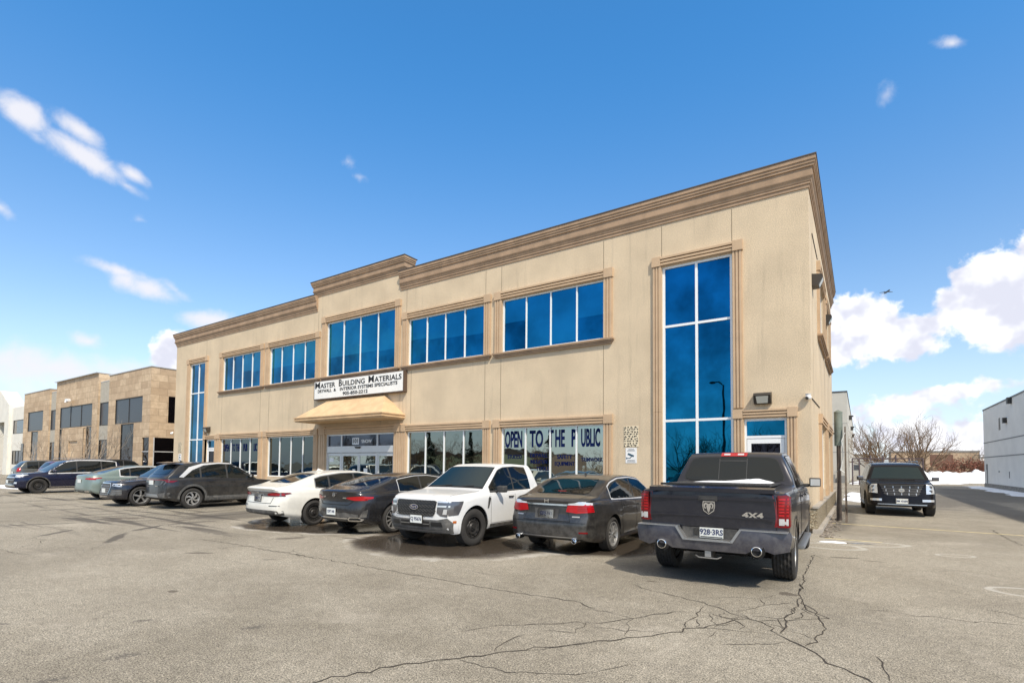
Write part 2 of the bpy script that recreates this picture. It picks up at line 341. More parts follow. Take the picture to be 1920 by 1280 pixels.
    FT = field([(-12.35, -10.7, 1.15, .14, 150), (-13.7, -9.6, .95, .15, 128), (-14.15, -8.3, .95, .15, 90), (-16.7, -10.9, 1.0, .12, 65), (-15.9, -9.4, 1.2, .12, 60), (-15.5, -7.1, 1.8, .14, 95), (-14.3, -11.2, .9, .12, 135), (-17.6, -8.6, 1.4, .12, 80), (-18.6, -9.3, 1.6, .12, 85), (-19.6, -8.2, 1.3, .14, 70), (-17.0, -6.6, 1.8, .16, 100), (-21.5, -8.8, 1.8, .14, 78), (-24, -8.6, 1.8, .14, 95), (-27, -8.4, 2.0, .14, 100)], 1.3, 4)
    c = mixc(t, mathn(t, 'MULTIPLY', mrange(t, FT, 0.1, 0.5), 0.8), c, (0.07, 0.062, 0.055))
    # tread prints
    F4 = field([(-4.05, -12.36, .26, .13, 70), (-4.2, -13.42, .26, .12, 70), (-4.07, -13.92, .22, .10, 70), (-6.2, -13.75, .2, .06, 20), (-7.4, -10.2, .3, .1, 40), (-5.2, -12.9, .2, .08, 60)], 2.6, 30)
    c = mixc(t, mathn(t, 'MULTIPLY', mrange(t, F4, 0.55, 0.75), 0.8), c, (0.10, 0.09, 0.08))
    c = mixc(t, mathn(t, 'MULTIPLY', wet, 0.93), c, (0.056, 0.045, 0.036))
    t.links.new(c, b.inputs['Base Color'])
    deep = mrange(t, F, 0.10, 0.32)
    rg = mixc(t, wet, (0.9, 0.9, 0.9), (0.42, 0.42, 0.42)); rg = mixc(t, deep, rg, (0.12, 0.12, 0.12)); t.links.new(rg, b.inputs['Roughness'])
    bn = N(t, 'ShaderNodeBump'); bn.inputs['Distance'].default_value = 0.012
    t.links.new(mrange(t, deep, 0, 1, 0.22, 0.01), bn.inputs['Strength']); t.links.new(fine, bn.inputs['Height']); t.links.new(bn.outputs[0], b.inputs['Normal'])
    b.inputs['Specular IOR Level'].default_value = 0.35
    g = MB(); g.add([(-900, -900, 0), (900, -900, 0), (900, 900, 0), (-900, 900, 0)], [(0, 1, 2, 3)])
    tag(g.build('ground', mt), kind='structure')
make_ground()

CR=[
(0.028,[(-2.46,-12.87),(-2.36,-12.59),(-2.17,-12.28),(-1.98,-11.98),(-1.8,-11.73),(-1.63,-11.5),(-1.36,-11.15),(-1.08,-10.78)]),
(0.028,[(-1.11,-10.79),(-0.92,-10.57),(-0.7,-10.29),(-0.61,-10.13),(-0.47,-9.89),(-0.29,-9.62),(-0.14,-9.33),(-0.02,-9.12)]),
(0.035,[(0.32,-9.5),(0.5,-9.72),(0.74,-9.98),(0.95,-10.26),(1.08,-10.39)]),
(0.02,[(-1.64,-8.28),(-1.34,-8.44),(-1,-8.6),(-0.69,-8.7),(-0.52,-8.78),(-0.3,-8.9),(-0.1,-9.06),(0.11,-9.15),(0.25,-9.31),(0.32,-9.5)]),
(0.022,[(-8.62,-9.72),(-6.9,-9.61),(-5.95,-9.62),(-4.27,-9.64),(-3.43,-9.65),(-2.66,-9.64),(-1.92,-9.58),(-1.54,-9.7)]),
(0.012,[(-1.76,-9.67),(-1.38,-9.76),(-1.05,-9.86),(-1.02,-10.14),(-0.91,-10.47)]),
(0.02,[(-1.65,-10.8),(-1.37,-10.64),(-1.34,-10.3),(-1.13,-9.96),(-1,-9.66),(-0.89,-9.5),(-0.58,-9.19)]),
(0.016,[(-1.29,-10.41),(-0.99,-10.26),(-0.72,-10.14),(-0.6,-10.12)]),
(0.02,[(-0.54,-8.89),(-0.51,-9.23),(-0.55,-9.62),(-0.49,-9.83)]),
(0.03,[(0.28,-6.81),(0.35,-7.63),(0.37,-8.32),(0.32,-8.88),(0.36,-9.08),(0.33,-9.46)]),
(0.022,[(0.36,-7.73),(0.52,-8.4),(0.7,-8.56),(0.58,-8.69),(0.45,-8.79),(0.26,-9),(0.1,-9.11)]),
(0.026,[(0.37,-7.93),(0.55,-8.29),(0.62,-8.66),(0.7,-9.02),(0.62,-9.44),(0.57,-9.72)]),
(0.014,[(-0.37,-9.75),(-0.14,-9.66),(0.02,-9.61),(0.31,-9.54)]),
(0.014,[(-0.23,-9.75),(-0.22,-9.91),(-0.21,-10.1)]),
(0.018,[(-0.04,-8.12),(0.04,-8.42),(0.17,-8.23),(0.33,-8.11)]),
(0.016,[(-0.22,-8.93),(-0.09,-8.7),(0.04,-8.42)]),
(0.01,[(-0.67,-8.53),(-0.46,-8.32),(-0.24,-8.14),(-0.04,-8.12),(0.08,-7.77)]),
(0.014,[(-0.09,-10.16),(0.13,-10.02),(0.26,-9.88),(0.38,-9.74)]),
(0.018,[(-0.47,-9.11),(-0.33,-9.18),(-0.18,-9.23),(-0.08,-9.08)]),
(0.018,[(-0.42,-9.16),(-0.32,-9.42),(-0.26,-9.52)]),
(0.018,[(-0.31,-8.95),(-0.27,-9.22),(-0.16,-9.22),(-0.03,-9.44),(-0.03,-9.57)]),
(0.02,[(-0.14,-8.96),(-0.02,-9.12),(0.15,-9.16),(0.29,-9.21),(0.35,-9.31)]),
(0.018,[(-0.02,-8.96),(0.12,-8.94),(0.25,-8.92),(0.34,-8.7),(0.37,-8.32)]),
(0.018,[(0.25,-8.92),(0.3,-9.2),(0.36,-9.3)]),
(0.016,[(0.45,-8.44),(0.41,-8.81),(0.36,-8.77)]),
(0.016,[(0.44,-8.08),(0.49,-8.42),(0.57,-8.54)]),
(0.012,[(0.4,-9.31),(0.53,-9.38),(0.61,-9.48)]),
(0.018,[(-0.46,-9.44),(-0.4,-9.77),(-0.31,-9.7)]),
(0.014,[(-0.26,-9.67),(-0.17,-9.38),(-0.04,-9.29)]),
(0.02,[(-14.14,-9.01),(-12.06,-9.22),(-11.15,-9.11),(-10.49,-8.97)]),
(0.022,[(-10.8,-9.73),(-9.29,-9.67),(-7.83,-9.63),(-6.8,-9.65)]),
(0.014,[(-1.84,-11.86),(-1.47,-11.85),(-1.23,-11.77),(-0.93,-11.62),(-0.75,-11.41)]),
(0.014,[(-0.76,-11.4),(-0.69,-11.28),(-0.6,-11.1)]),
(0.012,[(-2.33,-11.35),(-2.13,-10.94),(-1.77,-10.59),(-1.49,-10.33),(-1.32,-10.27)]),
(0.018,[(-1.69,-11.52),(-1.74,-11.31),(-1.76,-11.08),(-1.72,-10.98)]),
(0.03,[(0.26,-3.87),(0.28,-5.53),(0.29,-6.4),(0.33,-7.33)]),
(0.016,[(0.27,-3.86),(0.43,-4.26)]),
(0.03,[(3.99,3.96),(3.9,1.75),(3.92,0.37),(3.91,-0.42)]),
(0.018,[(1.11,-9.66),(1.15,-9.81),(1.18,-10),(1.2,-10.14),(1.18,-10.26)]),
(0.012,[(1.8,-4.56),(2.08,-4.51),(2.32,-4.18),(2.59,-4.29),(2.82,-4.54)]),
(0.012,[(-1.99,-10.8),(-1.76,-10.6),(-1.57,-10.42),(-1.36,-10.3)]),
(0.012,[(-1.56,-11.43),(-1.41,-11.23),(-1.26,-11.01),(-1.11,-10.79)])
]
def ribbon(mb, pts, w, z, rnd, jit=0.03, step=0.09):
    P = []
    for a, b in zip(pts[:-1], pts[1:]):
        a, b = Vector((*a, 0)), Vector((*b, 0)); L = (b - a).length; n = max(1, int(L / step)); pr = Vector((-(b - a).y, (b - a).x, 0)).normalized()
        for i in range(n):
            P.append(a.lerp(b, i / n) + pr * rnd.gauss(0, jit))
    P.append(Vector((*pts[-1], 0)))
    vs = []; 
    for i, q in enumerate(P):
        d = (P[min(i + 1, len(P) - 1)] - P[max(i - 1, 0)]).normalized(); pr = Vector((-d.y, d.x, 0))
        ww = w * rnd.uniform(0.35, 1.0) * 0.5 * (0.3 if i in (0, len(P) - 1) else 1)
        vs += [(q + pr * ww)[:2] + (z,), (q - pr * ww)[:2] + (z,)]
    mb.add(vs, [(2 * i, 2 * i + 1, 2 * i + 3, 2 * i + 2) for i in range(len(P) - 1)])
rnd = random.Random(5)
mb = MB()
for w, pts in CR: ribbon(mb, pts, w * 0.72, 0.004, rnd, 0.022)
for i in range(26):
    x, y = rnd.uniform(-30, 7), rnd.uniform(-13, -6.5)
    if -7 < x < 2: x -= 10
    pts = [(x, y)]; a = rnd.uniform(0, 6.28)
    for k in range(rnd.randint(2, 6)):
        a += rnd.gauss(0, 0.5); x += math.cos(a) * 0.5; y += math.sin(a) * 0.35; pts.append((x, y))
    ribbon(mb, pts, 0.012, 0.004, rnd, 0.03)
tag(mb.build('pavement_cracks', mat('crack_dirt', (0.045, 0.037, 0.03), 0.95)), kind='structure')
mb = MB(); mb.add([(0.2, 2.90, .004), (14, 1.95, .004), (14, 2.05, .004), (0.2, 3.0, .004)], [(0, 1, 2, 3)])
mb.add([(0.3, -1.05, .004), (1.4, -1.12, .004), (1.4, -1.04, .004), (0.3, -0.97, .004)], [(0, 1, 2, 3)])
tag(mb.build('parking_line', M['yellow']), kind='structure')

# ------------------------------------------------------------------ office building
BW, BD, ZT = 35.1, 12.4, 9.66
bld = empty('office_building', (0, 0, 0), 0, 'two storey beige stucco office building with brown cornices and blue windows', 'building')
UP = [(-9.73, -5.75), (-14.48, -10.55), (-24.60, -20.67), (-29.31, -25.40)]
OPEN = [(-3.86, -1.88, 0.5, 7.65), (-33.22, -31.28, 0.5, 7.65), (-19.88, -15.25, 5.72, 8.28)] + [(a, b, 5.72, 7.65) for a, b in UP] + [(a, b, 0.95, 2.98) for a, b in UP] + \
    [(-19.76, -15.21, 0.02, 2.98), (-1.60, -0.57, 0.02, 2.97), (-30.95, -29.93, 0.02, 2.97)]
SIDEO = [(3.1, 5.9, 5.72, 7.65), (7.0, 9.8, 5.72, 7.65), (3.1, 5.9, 0.95, 2.98), (7.0, 9.8, 0.95, 2.98)]
def wall_with_openings(mb, u0, u1, z0, z1, ops, P, depth):
    us = sorted({u0, u1} | {o[0] for o in ops} | {o[1] for o in ops}); zs = sorted({z0, z1} | {o[2] for o in ops} | {o[3] for o in ops})
    for a, b in zip(us[:-1], us[1:]):
        for c, d in zip(zs[:-1], zs[1:]):
            um, zm = (a + b) / 2, (c + d) / 2
            if any(o[0] < um < o[1] and o[2] < zm < o[3] for o in ops): continue
            mb.add([P(a, 0, c), P(b, 0, c), P(b, 0, d), P(a, 0, d)], [(0, 1, 2, 3)])
    for a, b, c, d in ops:
        q = [(a, c), (b, c), (b, d), (a, d)]
        for i in range(4):
            (p0, p1), (q0, q1) = q[i], q[(i + 1) % 4]
            mb.add([P(p0, 0, p1), P(q0, 0, q1), P(q0, depth, q1), P(p0, depth, p1)], [(0, 1, 2, 3)])
mb = MB(); DP = 0.14
wall_with_openings(mb, -BW, 0, 0, ZT - 0.04, OPEN, lambda u, d, z: (u, d, z), DP)
wall_with_openings(mb, 0, BD, 0, ZT - 0.04, SIDEO, lambda u, d, z: (-d, u, z), DP)
mb.add([(-BW, 0, 0), (-BW, BD, 0), (-BW, BD, ZT - .04), (-BW, 0, ZT - .04)], [(0, 1, 2, 3)])
mb.add([(-BW, BD, 0), (0, BD, 0), (0, BD, ZT - .04), (-BW, BD, ZT - .04)], [(0, 1, 2, 3)])
mb.box(-20.8, -14.8, 0.0, 0.55, ZT - 0.04, 10.3)
# control joints scored in the render coat
J = [(-5.76, 7.98, 8.9), (-5.76, 3.26, 5.5), (-9.78, 7.98, 8.9), (-9.78, 3.26, 5.5), (-10.5, 7.98, 8.9), (-10.5, 3.26, 5.5), (-3.87, 7.98, 8.9), (-1.88, 7.98, 8.9), (-14.62, 8.0, 8.95), (-20.55, 8.0, 8.95), (-14.3, 3.3, 5.5),
     (-29.34, 3.26, 5.5), (-25.4, 3.26, 5.5), (-24.6, 3.26, 5.5), (-20.6, 3.3, 4.5), (-31.28, 7.98, 8.9)]
for x, a, b in J: mb.box(x - .008, x + .008, -0.002, 0.0, a, b, 1)
for y, a, b in ((6.45, 0.7, 5.5), (0.95, 3.6, 8.12)): mb.box(0, 0.002, y - .01, y + .01, a, b, 1)
mb.build('wall', [M['stucco'], M['joint']], bld)
MB().box(-BW + .3, -.3, .3, BD - .3, 9.2, 9.3).build('roof', M['roof'], bld)

def sweep(prof, path, closed_ends=True):
    """profile (out, z) swept along a plan path [(x, y, nx, ny)] where (nx, ny) is the mitre direction"""
    mb = MB(); n = len(prof); V = []
    for x, y, nx, ny in path: V += [(x + nx * o, y + ny * o, z) for o, z in prof]
    F = []
    for k in range(len(path) - 1):
        for i in range(n - 1): F.append((k * n + i, k * n + i + 1, (k + 1) * n + i + 1, (k + 1) * n + i))
    F += [tuple(range(n)), tuple(range((len(path) - 1) * n, len(path) * n))]
    mb.add(V, F); return mb
def cprof(top, s=1.0):
    pr = [(0, 0), (.19, 0), (.19, -.10), (.165, -.115), (.165, -.175), (.14, -.19), (.14, -.25), (.10, -.262), (.10, -.47), (.125, -.475), (.12, -.50), (.085, -.55), (.07, -.60), (.055, -.605), (.055, -.665), (.03, -.675), (.03, -.76), (0, -.765)]
    return [(o, top + z * s) for o, z in pr]
c1 = sweep(cprof(ZT + .06), [(-14.98, 0.0, 1 - 1, -1), (0, 0, 1, -1), (0, BD, 1, 1), (-.6, BD, 0, 1)])
c1.build('cornice', M['cornice'], bld)
c2 = sweep(cprof(ZT + .06), [(-BW + .6, BD, 0, 1), (-BW, BD, -1, 1), (-BW, 0, -1, -1), (-20.62, 0, 0, -1)]); c2.build('cornice', M['cornice'], bld)
c3 = sweep(cprof(10.36, .9), [(-20.8, .5, -1, 0), (-20.8, 0, -1, -1), (-14.8, 0, 1, -1), (-14.8, .5, 1, 0)]); c3.build('cornice', M['cornice'], bld)
f = MB()
for x0, x1, y0, y1, z in ((-14.97, .21, -.21, .1, ZT + .06), (-.1, .21, .1, BD + .2, ZT + .06), (-BW - .21, -20.63, -.21, .1, ZT + .06), (-21.01, -14.59, -.21, .56, 10.36)): f.box(x0, x1, y0, y1, z + .001, z + .03)
f.build('parapet_flashing', M['flash'], bld)

def ribs_v(mb, x0, x1, z0, z1, P, n=3, out=.05):
    """fluted pilaster: slab with n raised ribs"""
    mb_box(mb, x0, x1, 0, out, z0, z1, P)
    w = (x1 - x0) / n
    for i in range(n): mb_box(mb, x0 + w * i + .012, x0 + w * (i + 1) - .022, out, out + .028, z0, z1, P)
def ribs_h(mb, x0, x1, z0, z1, P, n=3, out=.05):
    mb_box(mb, x0, x1, 0, out, z0, z1, P)
    w = (z1 - z0) / n
    for i in range(n): mb_box(mb, x0, x1, out, out + .012 + .018 * (i + 1), z0 + w * i + .02, z0 + w * (i + 1) - .012, P)
def mb_box(mb, u0, u1, d0, d1, z0, z1, P):
    v = [P(u, -d, z) for u in (u0, u1) for d in (d0, d1) for z in (z0, z1)]
    mb.add(v, [(0, 1, 3, 2), (4, 6, 7, 5), (0, 4, 5, 1), (2, 3, 7, 6), (0, 2, 6, 4), (1, 5, 7, 3)])
PF = lambda u, d, z: (u, d, z)
PS = lambda u, d, z: (-d, u, z)
def trim(u0, u1, ztop, zbot, P, wl=.31, wr=.31, sill=None, gap=.01, h=.27):
    mb = MB()
    ribs_v(mb, u0 - wl, u0 - gap, zbot, ztop, P); ribs_v(mb, u1 + gap, u1 + wr, zbot, ztop, P)
    ribs_h(mb, u0 - .02, u1 + .02, ztop + .005, ztop + h, P)
    for a, b in ((u0 - wl - .02, u0 - .025), (u1 + .025, u1 + wr + .02)): mb_box(mb, a, b, 0, .105, ztop + .003, ztop + h + .02, P)
    mb.build('window_surround', M['trim'], bld)
    if sill:
        a, b = sill; s = MB()
        for d, z0, z1 in ((.15, -.055, 0), (.12, -.10, -.057), (.08, -.165, -.102)): mb_box(s, a + (.15 - d), b - (.15 - d), 0, d, zbot + z0, zbot + z1, P)
        s.build('window_sill', M['cornice'], bld)
PR = random.Random(17)
def window(u0, u1, z0, z1, P, cols, rows=(), gm='blue', fm='white_al', blinds=None, fw=.046, label=None):
    """one window: frame with mullions > pane"""
    mb = MB(); D0, D1 = -.05, -.11
    def bar(a, b, c, d): mb_box(mb, a, b, D1, D0, c, d, P)
    bar(u0, u0 + fw, z0, z1); bar(u1 - fw, u1, z0, z1); bar(u0 + fw, u1 - fw, z0, z0 + fw); bar(u0 + fw, u1 - fw, z1 - fw, z1)
    xs = [u0 + (u1 - u0) * i / cols for i in range(1, cols)]
    for x in xs: mb_box(mb, x - fw / 2, x + fw / 2, D1, D0 + .002, z0 + fw, z1 - fw, P)
    for z in rows: mb_box(mb, u0 + fw, u1 - fw, D1, D0 - .003, z - fw / 2, z + fw / 2, P)
    w = mb.build('window', M[fm], bld)
    if label: w['label'] = label
    g = MB(); ed = [u0] + xs + [u1]
    for i in range(cols):
        bz = (blinds or {}).get(i); a, b = ed[i], ed[i + 1]
        t0, t1, t2 = (PR.uniform(-.004, .004) for _ in range(3)); d = lambda u, v: .09 + t0 * (1 if u == a else -1) + t1 * (v - z0) / (z1 - z0) + t2 * .3
        if bz is None: g.add([P(a, d(a, z0), z0), P(b, d(b, z0), z0), P(b, d(b, z1), z1), P(a, d(a, z1), z1)], [(0, 1, 2, 3)], 0)
        else:
            zb = z0 + (z1 - z0) * bz
            g.add([P(a, d(a, z0), z0), P(b, d(b, z0), z0), P(b, d(b, zb), zb), P(a, d(a, zb), zb)], [(0, 1, 2, 3)], 0)
            g.add([P(a, d(a, zb), zb), P(b, d(b, zb), zb), P(b, d(b, z1), z1), P(a, d(a, z1), z1)], [(0, 1, 2, 3)], 1)
    g.build('pane', [M[gm], M['blue_blind']], w)
    return w
BL = {0: {0: .56, 1: .02, 2: .06, 3: .43}, 1: {0: .55, 1: .5, 2: .47, 3: .45}, 2: {0: .45, 1: .45, 2: .45, 3: .42}, 3: {2: .5, 3: .45}}
for i, (a, b) in enumerate(UP):
    window(a, b, 5.72, 7.65, PF, 4, blinds=BL[i]); trim(a, b, 7.66, 5.70, PF, sill=(a - .36, b + .36))
    wl = window(a, b, 0.95, 2.98, PF, 4, gm=('neutral', 'dusk', 'dim', 'dim')[i]); trim(a, b, 2.985, .68, PF)
window(-19.88, -15.25, 5.72, 8.28, PF, 4, blinds={0: .35, 1: .35, 2: .35, 3: .33}); trim(-19.88, -15.25, 8.29, 5.70, PF, sill=(-20.2, -14.95))
for a, b in ((-3.86, -1.88), (-33.22, -31.28)):
    window(a, b, 0.5, 7.65, PF, 2, rows=(3.0, 5.83), fw=.07)
trim(-3.86, -1.88, 7.66, 3.27, PF, wl=.27, wr=.27); trim(-33.22, -31.28, 7.66, 3.27, PF, wl=.31, wr=.27)
for q in ((-4.13, -3.87), (-33.53, -33.23), (-31.27, -30.96)):
    mb = MB(); ribs_v(mb, *q, .68, 3.265, PF); mb.build('window_surround', M['trim'], bld)
# end doors
def end_door(a, b, wl, wr):
    trim(a, b, 2.975, 0.02, PF, wl=wl, wr=wr, h=.23)
    mb = MB()
    for q in ((a, a + .05, .02, 2.97), (b - .05, b, .02, 2.97), (a + .05, b - .05, 2.90, 2.97), (a + .05, b - .05, 2.43, 2.50)): mb_box(mb, q[0], q[1], -.12, -.04, q[2], q[3], PF)
    fr = mb.build('door_frame', M['white_al'], bld)
    MB().box(a + .05, b - .05, .085, .09, 2.50, 2.90).build('transom_pane', M['blue'], fr)
    d = MB(); l, r = a + .06, b - .06
    for q in ((l, l + .1, .04, 2.42), (r - .1, r, .04, 2.42), (l + .1, r - .1, 2.29, 2.42), (l + .1, r - .1, .04, .26), (l + .1, r - .1, 1.0, 1.08)): d.box(q[0], q[1], .05, .09, q[2], q[3])
    dr = d.build('door', M['white_al'], bld)
    MB().box(l + .1, r - .1, .072, .078, .26, 2.29).build('door_pane', M['black_glass'], dr)
    MB().box(l + .03, l + .06, .0, .02, .95, 1.25).cyl((l + .045, .02, 1.0), (l + .045, .05, 1.0), .008).cyl((l + .045, .02, 1.2), (l + .045, .05, 1.2), .008).build('handle', M['dark'], dr)
end_door(-1.60, -.57, .26, .24); end_door(-30.95, -29.93, .26, .24)
# main entrance
a, b = -19.76, -15.21
trim(a, b, 2.985, 0.02, PF, wl=.46, wr=.42, h=.33)
mb = MB(); q1, q2 = a + 1.06, b - 1.10; qm = (q1 + q2) / 2
for q in ((a, a + .07, .02, 2.98), (b - .07, b, .02, 2.98), (a + .07, b - .07, 2.92, 2.98), (a + .07, b - .07, 2.14, 2.43), (q1 - .04, q1 + .04, .02, 2.14), (q2 - .04, q2 + .04, .02, 2.14), (q1 - .035, q1 + .035, 2.43, 2.92), (q2 - .035, q2 + .035, 2.43, 2.92)):
    mb_box(mb, q[0], q[1], -.12, -.03 if q[2] != 2.14 else .0, q[2], q[3], PF)
en = mb.build('entrance_frame', M['silver_al'], bld)
MB().box(a + .07, b - .07, .088, .092, 2.43, 2.92).build('transom_pane', M['slate'], en)
MB().prism([(qm - .2, 2.41), (qm + .2, 2.41), (qm + .12, 2.32), (qm - .12, 2.32)], -.05, 0.0).build('door_sensor', M['dark'], en)
MB().box(-18.0, -17.55, .078, .082, 2.50, 2.80).build('number_plate', M['paper'], en)
text('street_number', '101', .27, M['ink'], en, face_neg_y(-17.775, .072, 2.65), .004)
text('street_name', 'SNOW', .21, M['paper'], en, face_neg_y(-17.05, .08, 2.63), .006)
text('street_name', 'K', .2, M['paper'], en, face_neg_y(-16.33, .08, 2.63), .006)
for l, r in ((a + .07, q1 - .04), (q1 + .04, qm - .005), (qm + .005, q2 - .04), (q2 + .04, b - .07)):
    d = MB(); 
    for q in ((l, l + .07, .03, 2.12), (r - .07, r, .03, 2.12), (l + .07, r - .07, 1.99, 2.12), (l + .07, r - .07, .03, .22)): d.box(q[0], q[1], .05, .09, q[2], q[3])
    dr = d.build('sliding_door', M['silver_al'], bld); MB().box(l + .07, r - .07, .068, .074, .22, 1.99).build('door_pane', M['neutral'], dr)
    nl = [(l + .1, l + .42, 1.72, 1.9)] if l < -19 else [(r - .42, r - .24, 1.22, 1.40), (l + .5, r - .1, .72, .76)] if l < qm - .5 and r < qm else [(l + .32, l + .56, 1.02, 1.44), (l + .1, l + .6, .72, .76)] if r < q2 + .1 else []
    for q in nl: MB().box(q[0], q[1], .062, .066, q[2], q[3]).build('notice', M['paper'], dr)
# the lettering in the windows
def wtext(s, size, x, z, mt='blueink', bold=0.0, sx=1.0, name='window_lettering'):
    return text(name, s, size, M[mt], bld, face_neg_y(x, .082, z), bold, .002, sx=sx)
for s, x in (('OPEN', -9.25), ('TO', -8.30), ('T', -7.72), ('HE', -7.38), ('P', -6.86), ('UBLIC', -6.25)): 
    wtext(s, .80, x, 2.53, bold=.022, sx={'OPEN': .36, 'TO': .48, 'T': .42, 'HE': .38, 'P': .46, 'UBLIC': .315}[s])
for s, x in (('OPEN', -28.85), ('TO THE', -27.85), ('PUB', -26.9), ('LIC', -25.9)): wtext(s, .55, x, 2.45, bold=.015, sx=.42)
for s, x, z, k in (('STUCCO', -9.2, 1.93, .8), ('DRYWALL', -8.2, 1.98, .8), ('INSULATION', -8.2, 1.76, .62), ('TOOLS', -8.05, 1.52, .8), ('SAFETY', -7.2, 1.93, .9), ('EQUIPMENT', -7.2, 1.70, .72), ('TRIMWORK', -6.2, 1.84, .75)): wtext(s, .19, x, z, bold=.004, sx=k)
# stone plinth with concrete ledge
def stone_mat():
    mt = bpy.data.materials.new('rubble_stone'); mt.use_nodes = True; t = mt.node_tree; b = t.nodes['Principled BSDF']; b.inputs['Roughness'].default_value = .9
    tcn = N(t, 'ShaderNodeTexCoord'); mp = N(t, 'ShaderNodeMapping'); t.links.new(tcn.outputs['Object'], mp.inputs[0]); mp.inputs['Scale'].default_value = (4.2, 4.2, 7.5)
    v = N(t, 'ShaderNodeTexVoronoi', feature='F1'); t.links.new(mp.outputs[0], v.inputs['Vector']); v2 = N(t, 'ShaderNodeTexVoronoi', feature='DISTANCE_TO_EDGE'); t.links.new(mp.outputs[0], v2.inputs['Vector'])
    cr = N(t, 'ShaderNodeSeparateColor'); t.links.new(v.outputs['Color'], cr.inputs[0])
    c = mixc(t, cr.outputs[0], (.40, .31, .20), (.66, .58, .42)); c = mixc(t, mrange(t, v2.outputs['Distance'], .0, .09, 1, 0), c, (.10, .08, .06))
    t.links.new(c, b.inputs['Base Color']); bn = N(t, 'ShaderNodeBump'); bn.inputs['Distance'].default_value = .05; bn.inputs['Strength'].default_value = .9
    t.links.new(mrange(t, v2.outputs['Distance'], 0, .2), bn.inputs['Height']); t.links.new(bn.outputs[0], b.inputs['Normal']); return mt
M['stone'] = stone_mat()
st = MB(); st.box(0, .10, -.1, BD, .10, .62)
xs = [-BW, -33.55, -30.93 - .3, -29.6, -20.3, -14.75, -4.15, -1.9, -.3, 0]
for x0, x1 in ((-BW, -31.3), (-29.6, -20.3), (-14.75, -1.9), (-.3, 0)): st.box(x0, x1, -.10, 0, .10, .46 if x1 in (-31.3, -1.9) else .62)
st.build('stone_plinth', M['stone'], bld)
lg = MB(); lg.box(-.0, .13, -.13, BD, .62, .67); lg.box(.0, .20, -.2, BD + .1, 0, .10)
lg.box(-14.75, -4.14, -.13, 0, .62, .67); lg.box(-29.6, -20.3, -.13, 0, .62, .67); lg.build('plinth_ledge', M['concrete'], bld)
# side wall windows
for k, (a, b, z0, z1) in enumerate(SIDEO):
    window(a, b, z0, z1, PS, 3, gm='blue' if z0 > 3 else 'neutral')
    if z0 > 3: trim(a, b, 7.66, 5.70, PS, sill=(a - .36, b + .36))
    else: trim(a, b, 2.985, .675, PS)

# canopy over the entrance
cn = MB(); x0, x1, yo = -19.95 - .45, -14.67, -1.22
v = [(x0, 0, 3.70), (x0, yo, 3.70), (x1, yo, 3.70), (x1, 0, 3.70), (x0 + .85, 0, 4.55), (x1 - 1.05, 0, 4.55), (x0 + .85, -.12, 4.55), (x1 - 1.05, -.12, 4.55)]
cn.add(v, [(0, 1, 6, 4), (1, 2, 7, 6), (2, 3, 5, 7), (4, 6, 7, 5), (0, 3, 2, 1)])
can = cn.build('canopy', M['canopy'], bld)
rm = MB()
for o, z0, z1 in ((.06, 3.66, 3.705), (.02, 3.60, 3.657), (.05, 3.55, 3.597), (.0, 3.50, 3.547)): rm.box(x0 - o, x1 + o, yo - o, 0, z0, z1)
rm.build('canopy_moulding', M['canopy'], can)

# ------------------------------------------------------------------ sign box over the canopy
sg = empty('shop_sign', (-17.5, 0, 5.05), 0, 'long white sign board with black lettering above the entrance canopy', 'sign')
MB().box(-3.01, 2.98, -.20, -.003, -.43, .47).build('sign_box', M['signside'], sg)
MB().box(-2.96, 2.93, -.206, -.2, -.38, .43).build('sign_face', M['signface'], sg)
def smallcaps(s, big, small, x, z, tracking=1.0):
    cur = x
    for wd in s.split(' '):
        o = text('lettering', wd[0], big, M['ink'], sg, Matrix.Identity(4), .006, .003, 'LEFT'); w1 = max(v.co.x for v in o.data.vertices); o.data.transform(face_neg_y(cur, -.212, z)); cur += w1 + .03
        o = text('lettering', wd[1:], small, M['ink'], sg, Matrix.Identity(4), .006, .003, 'LEFT', space=1.08); w2 = max(v.co.x for v in o.data.vertices); o.data.transform(face_neg_y(cur, -.212, z - (big - small) * .30)); cur += w2 + .20
    return cur
for wd, a_, b_, c_ in (('MASTER', -2.90, -2.50, -1.42), ('BUILDING', -1.16, -.90, .60), ('MATERIALS', .84, 1.22, 2.86)):
    fit_text('lettering', wd[0], a_, b_ - .04, .42, M['ink'], sg, -.212, .24, .007); fit_text('lettering', wd[1:], b_, c_, .31, M['ink'], sg, -.212, .205, .005)
fit_text('lettering', 'DRYWALL', -2.69, -1.68, .20, M['ink'], sg, -.212, -.035, .004); fit_text('lettering', '&', -1.52, -1.36, .19, M['ink'], sg, -.212, -.035, .004)
fit_text('lettering', 'INTERIOR SYSTEMS SPECIALISTS', -1.08, 2.62, .20, M['ink'], sg, -.212, -.035, .004)
fit_text('lettering', '905-850-2212', -.88, .80, .20, M['ink'], sg, -.212, -.25, .005)

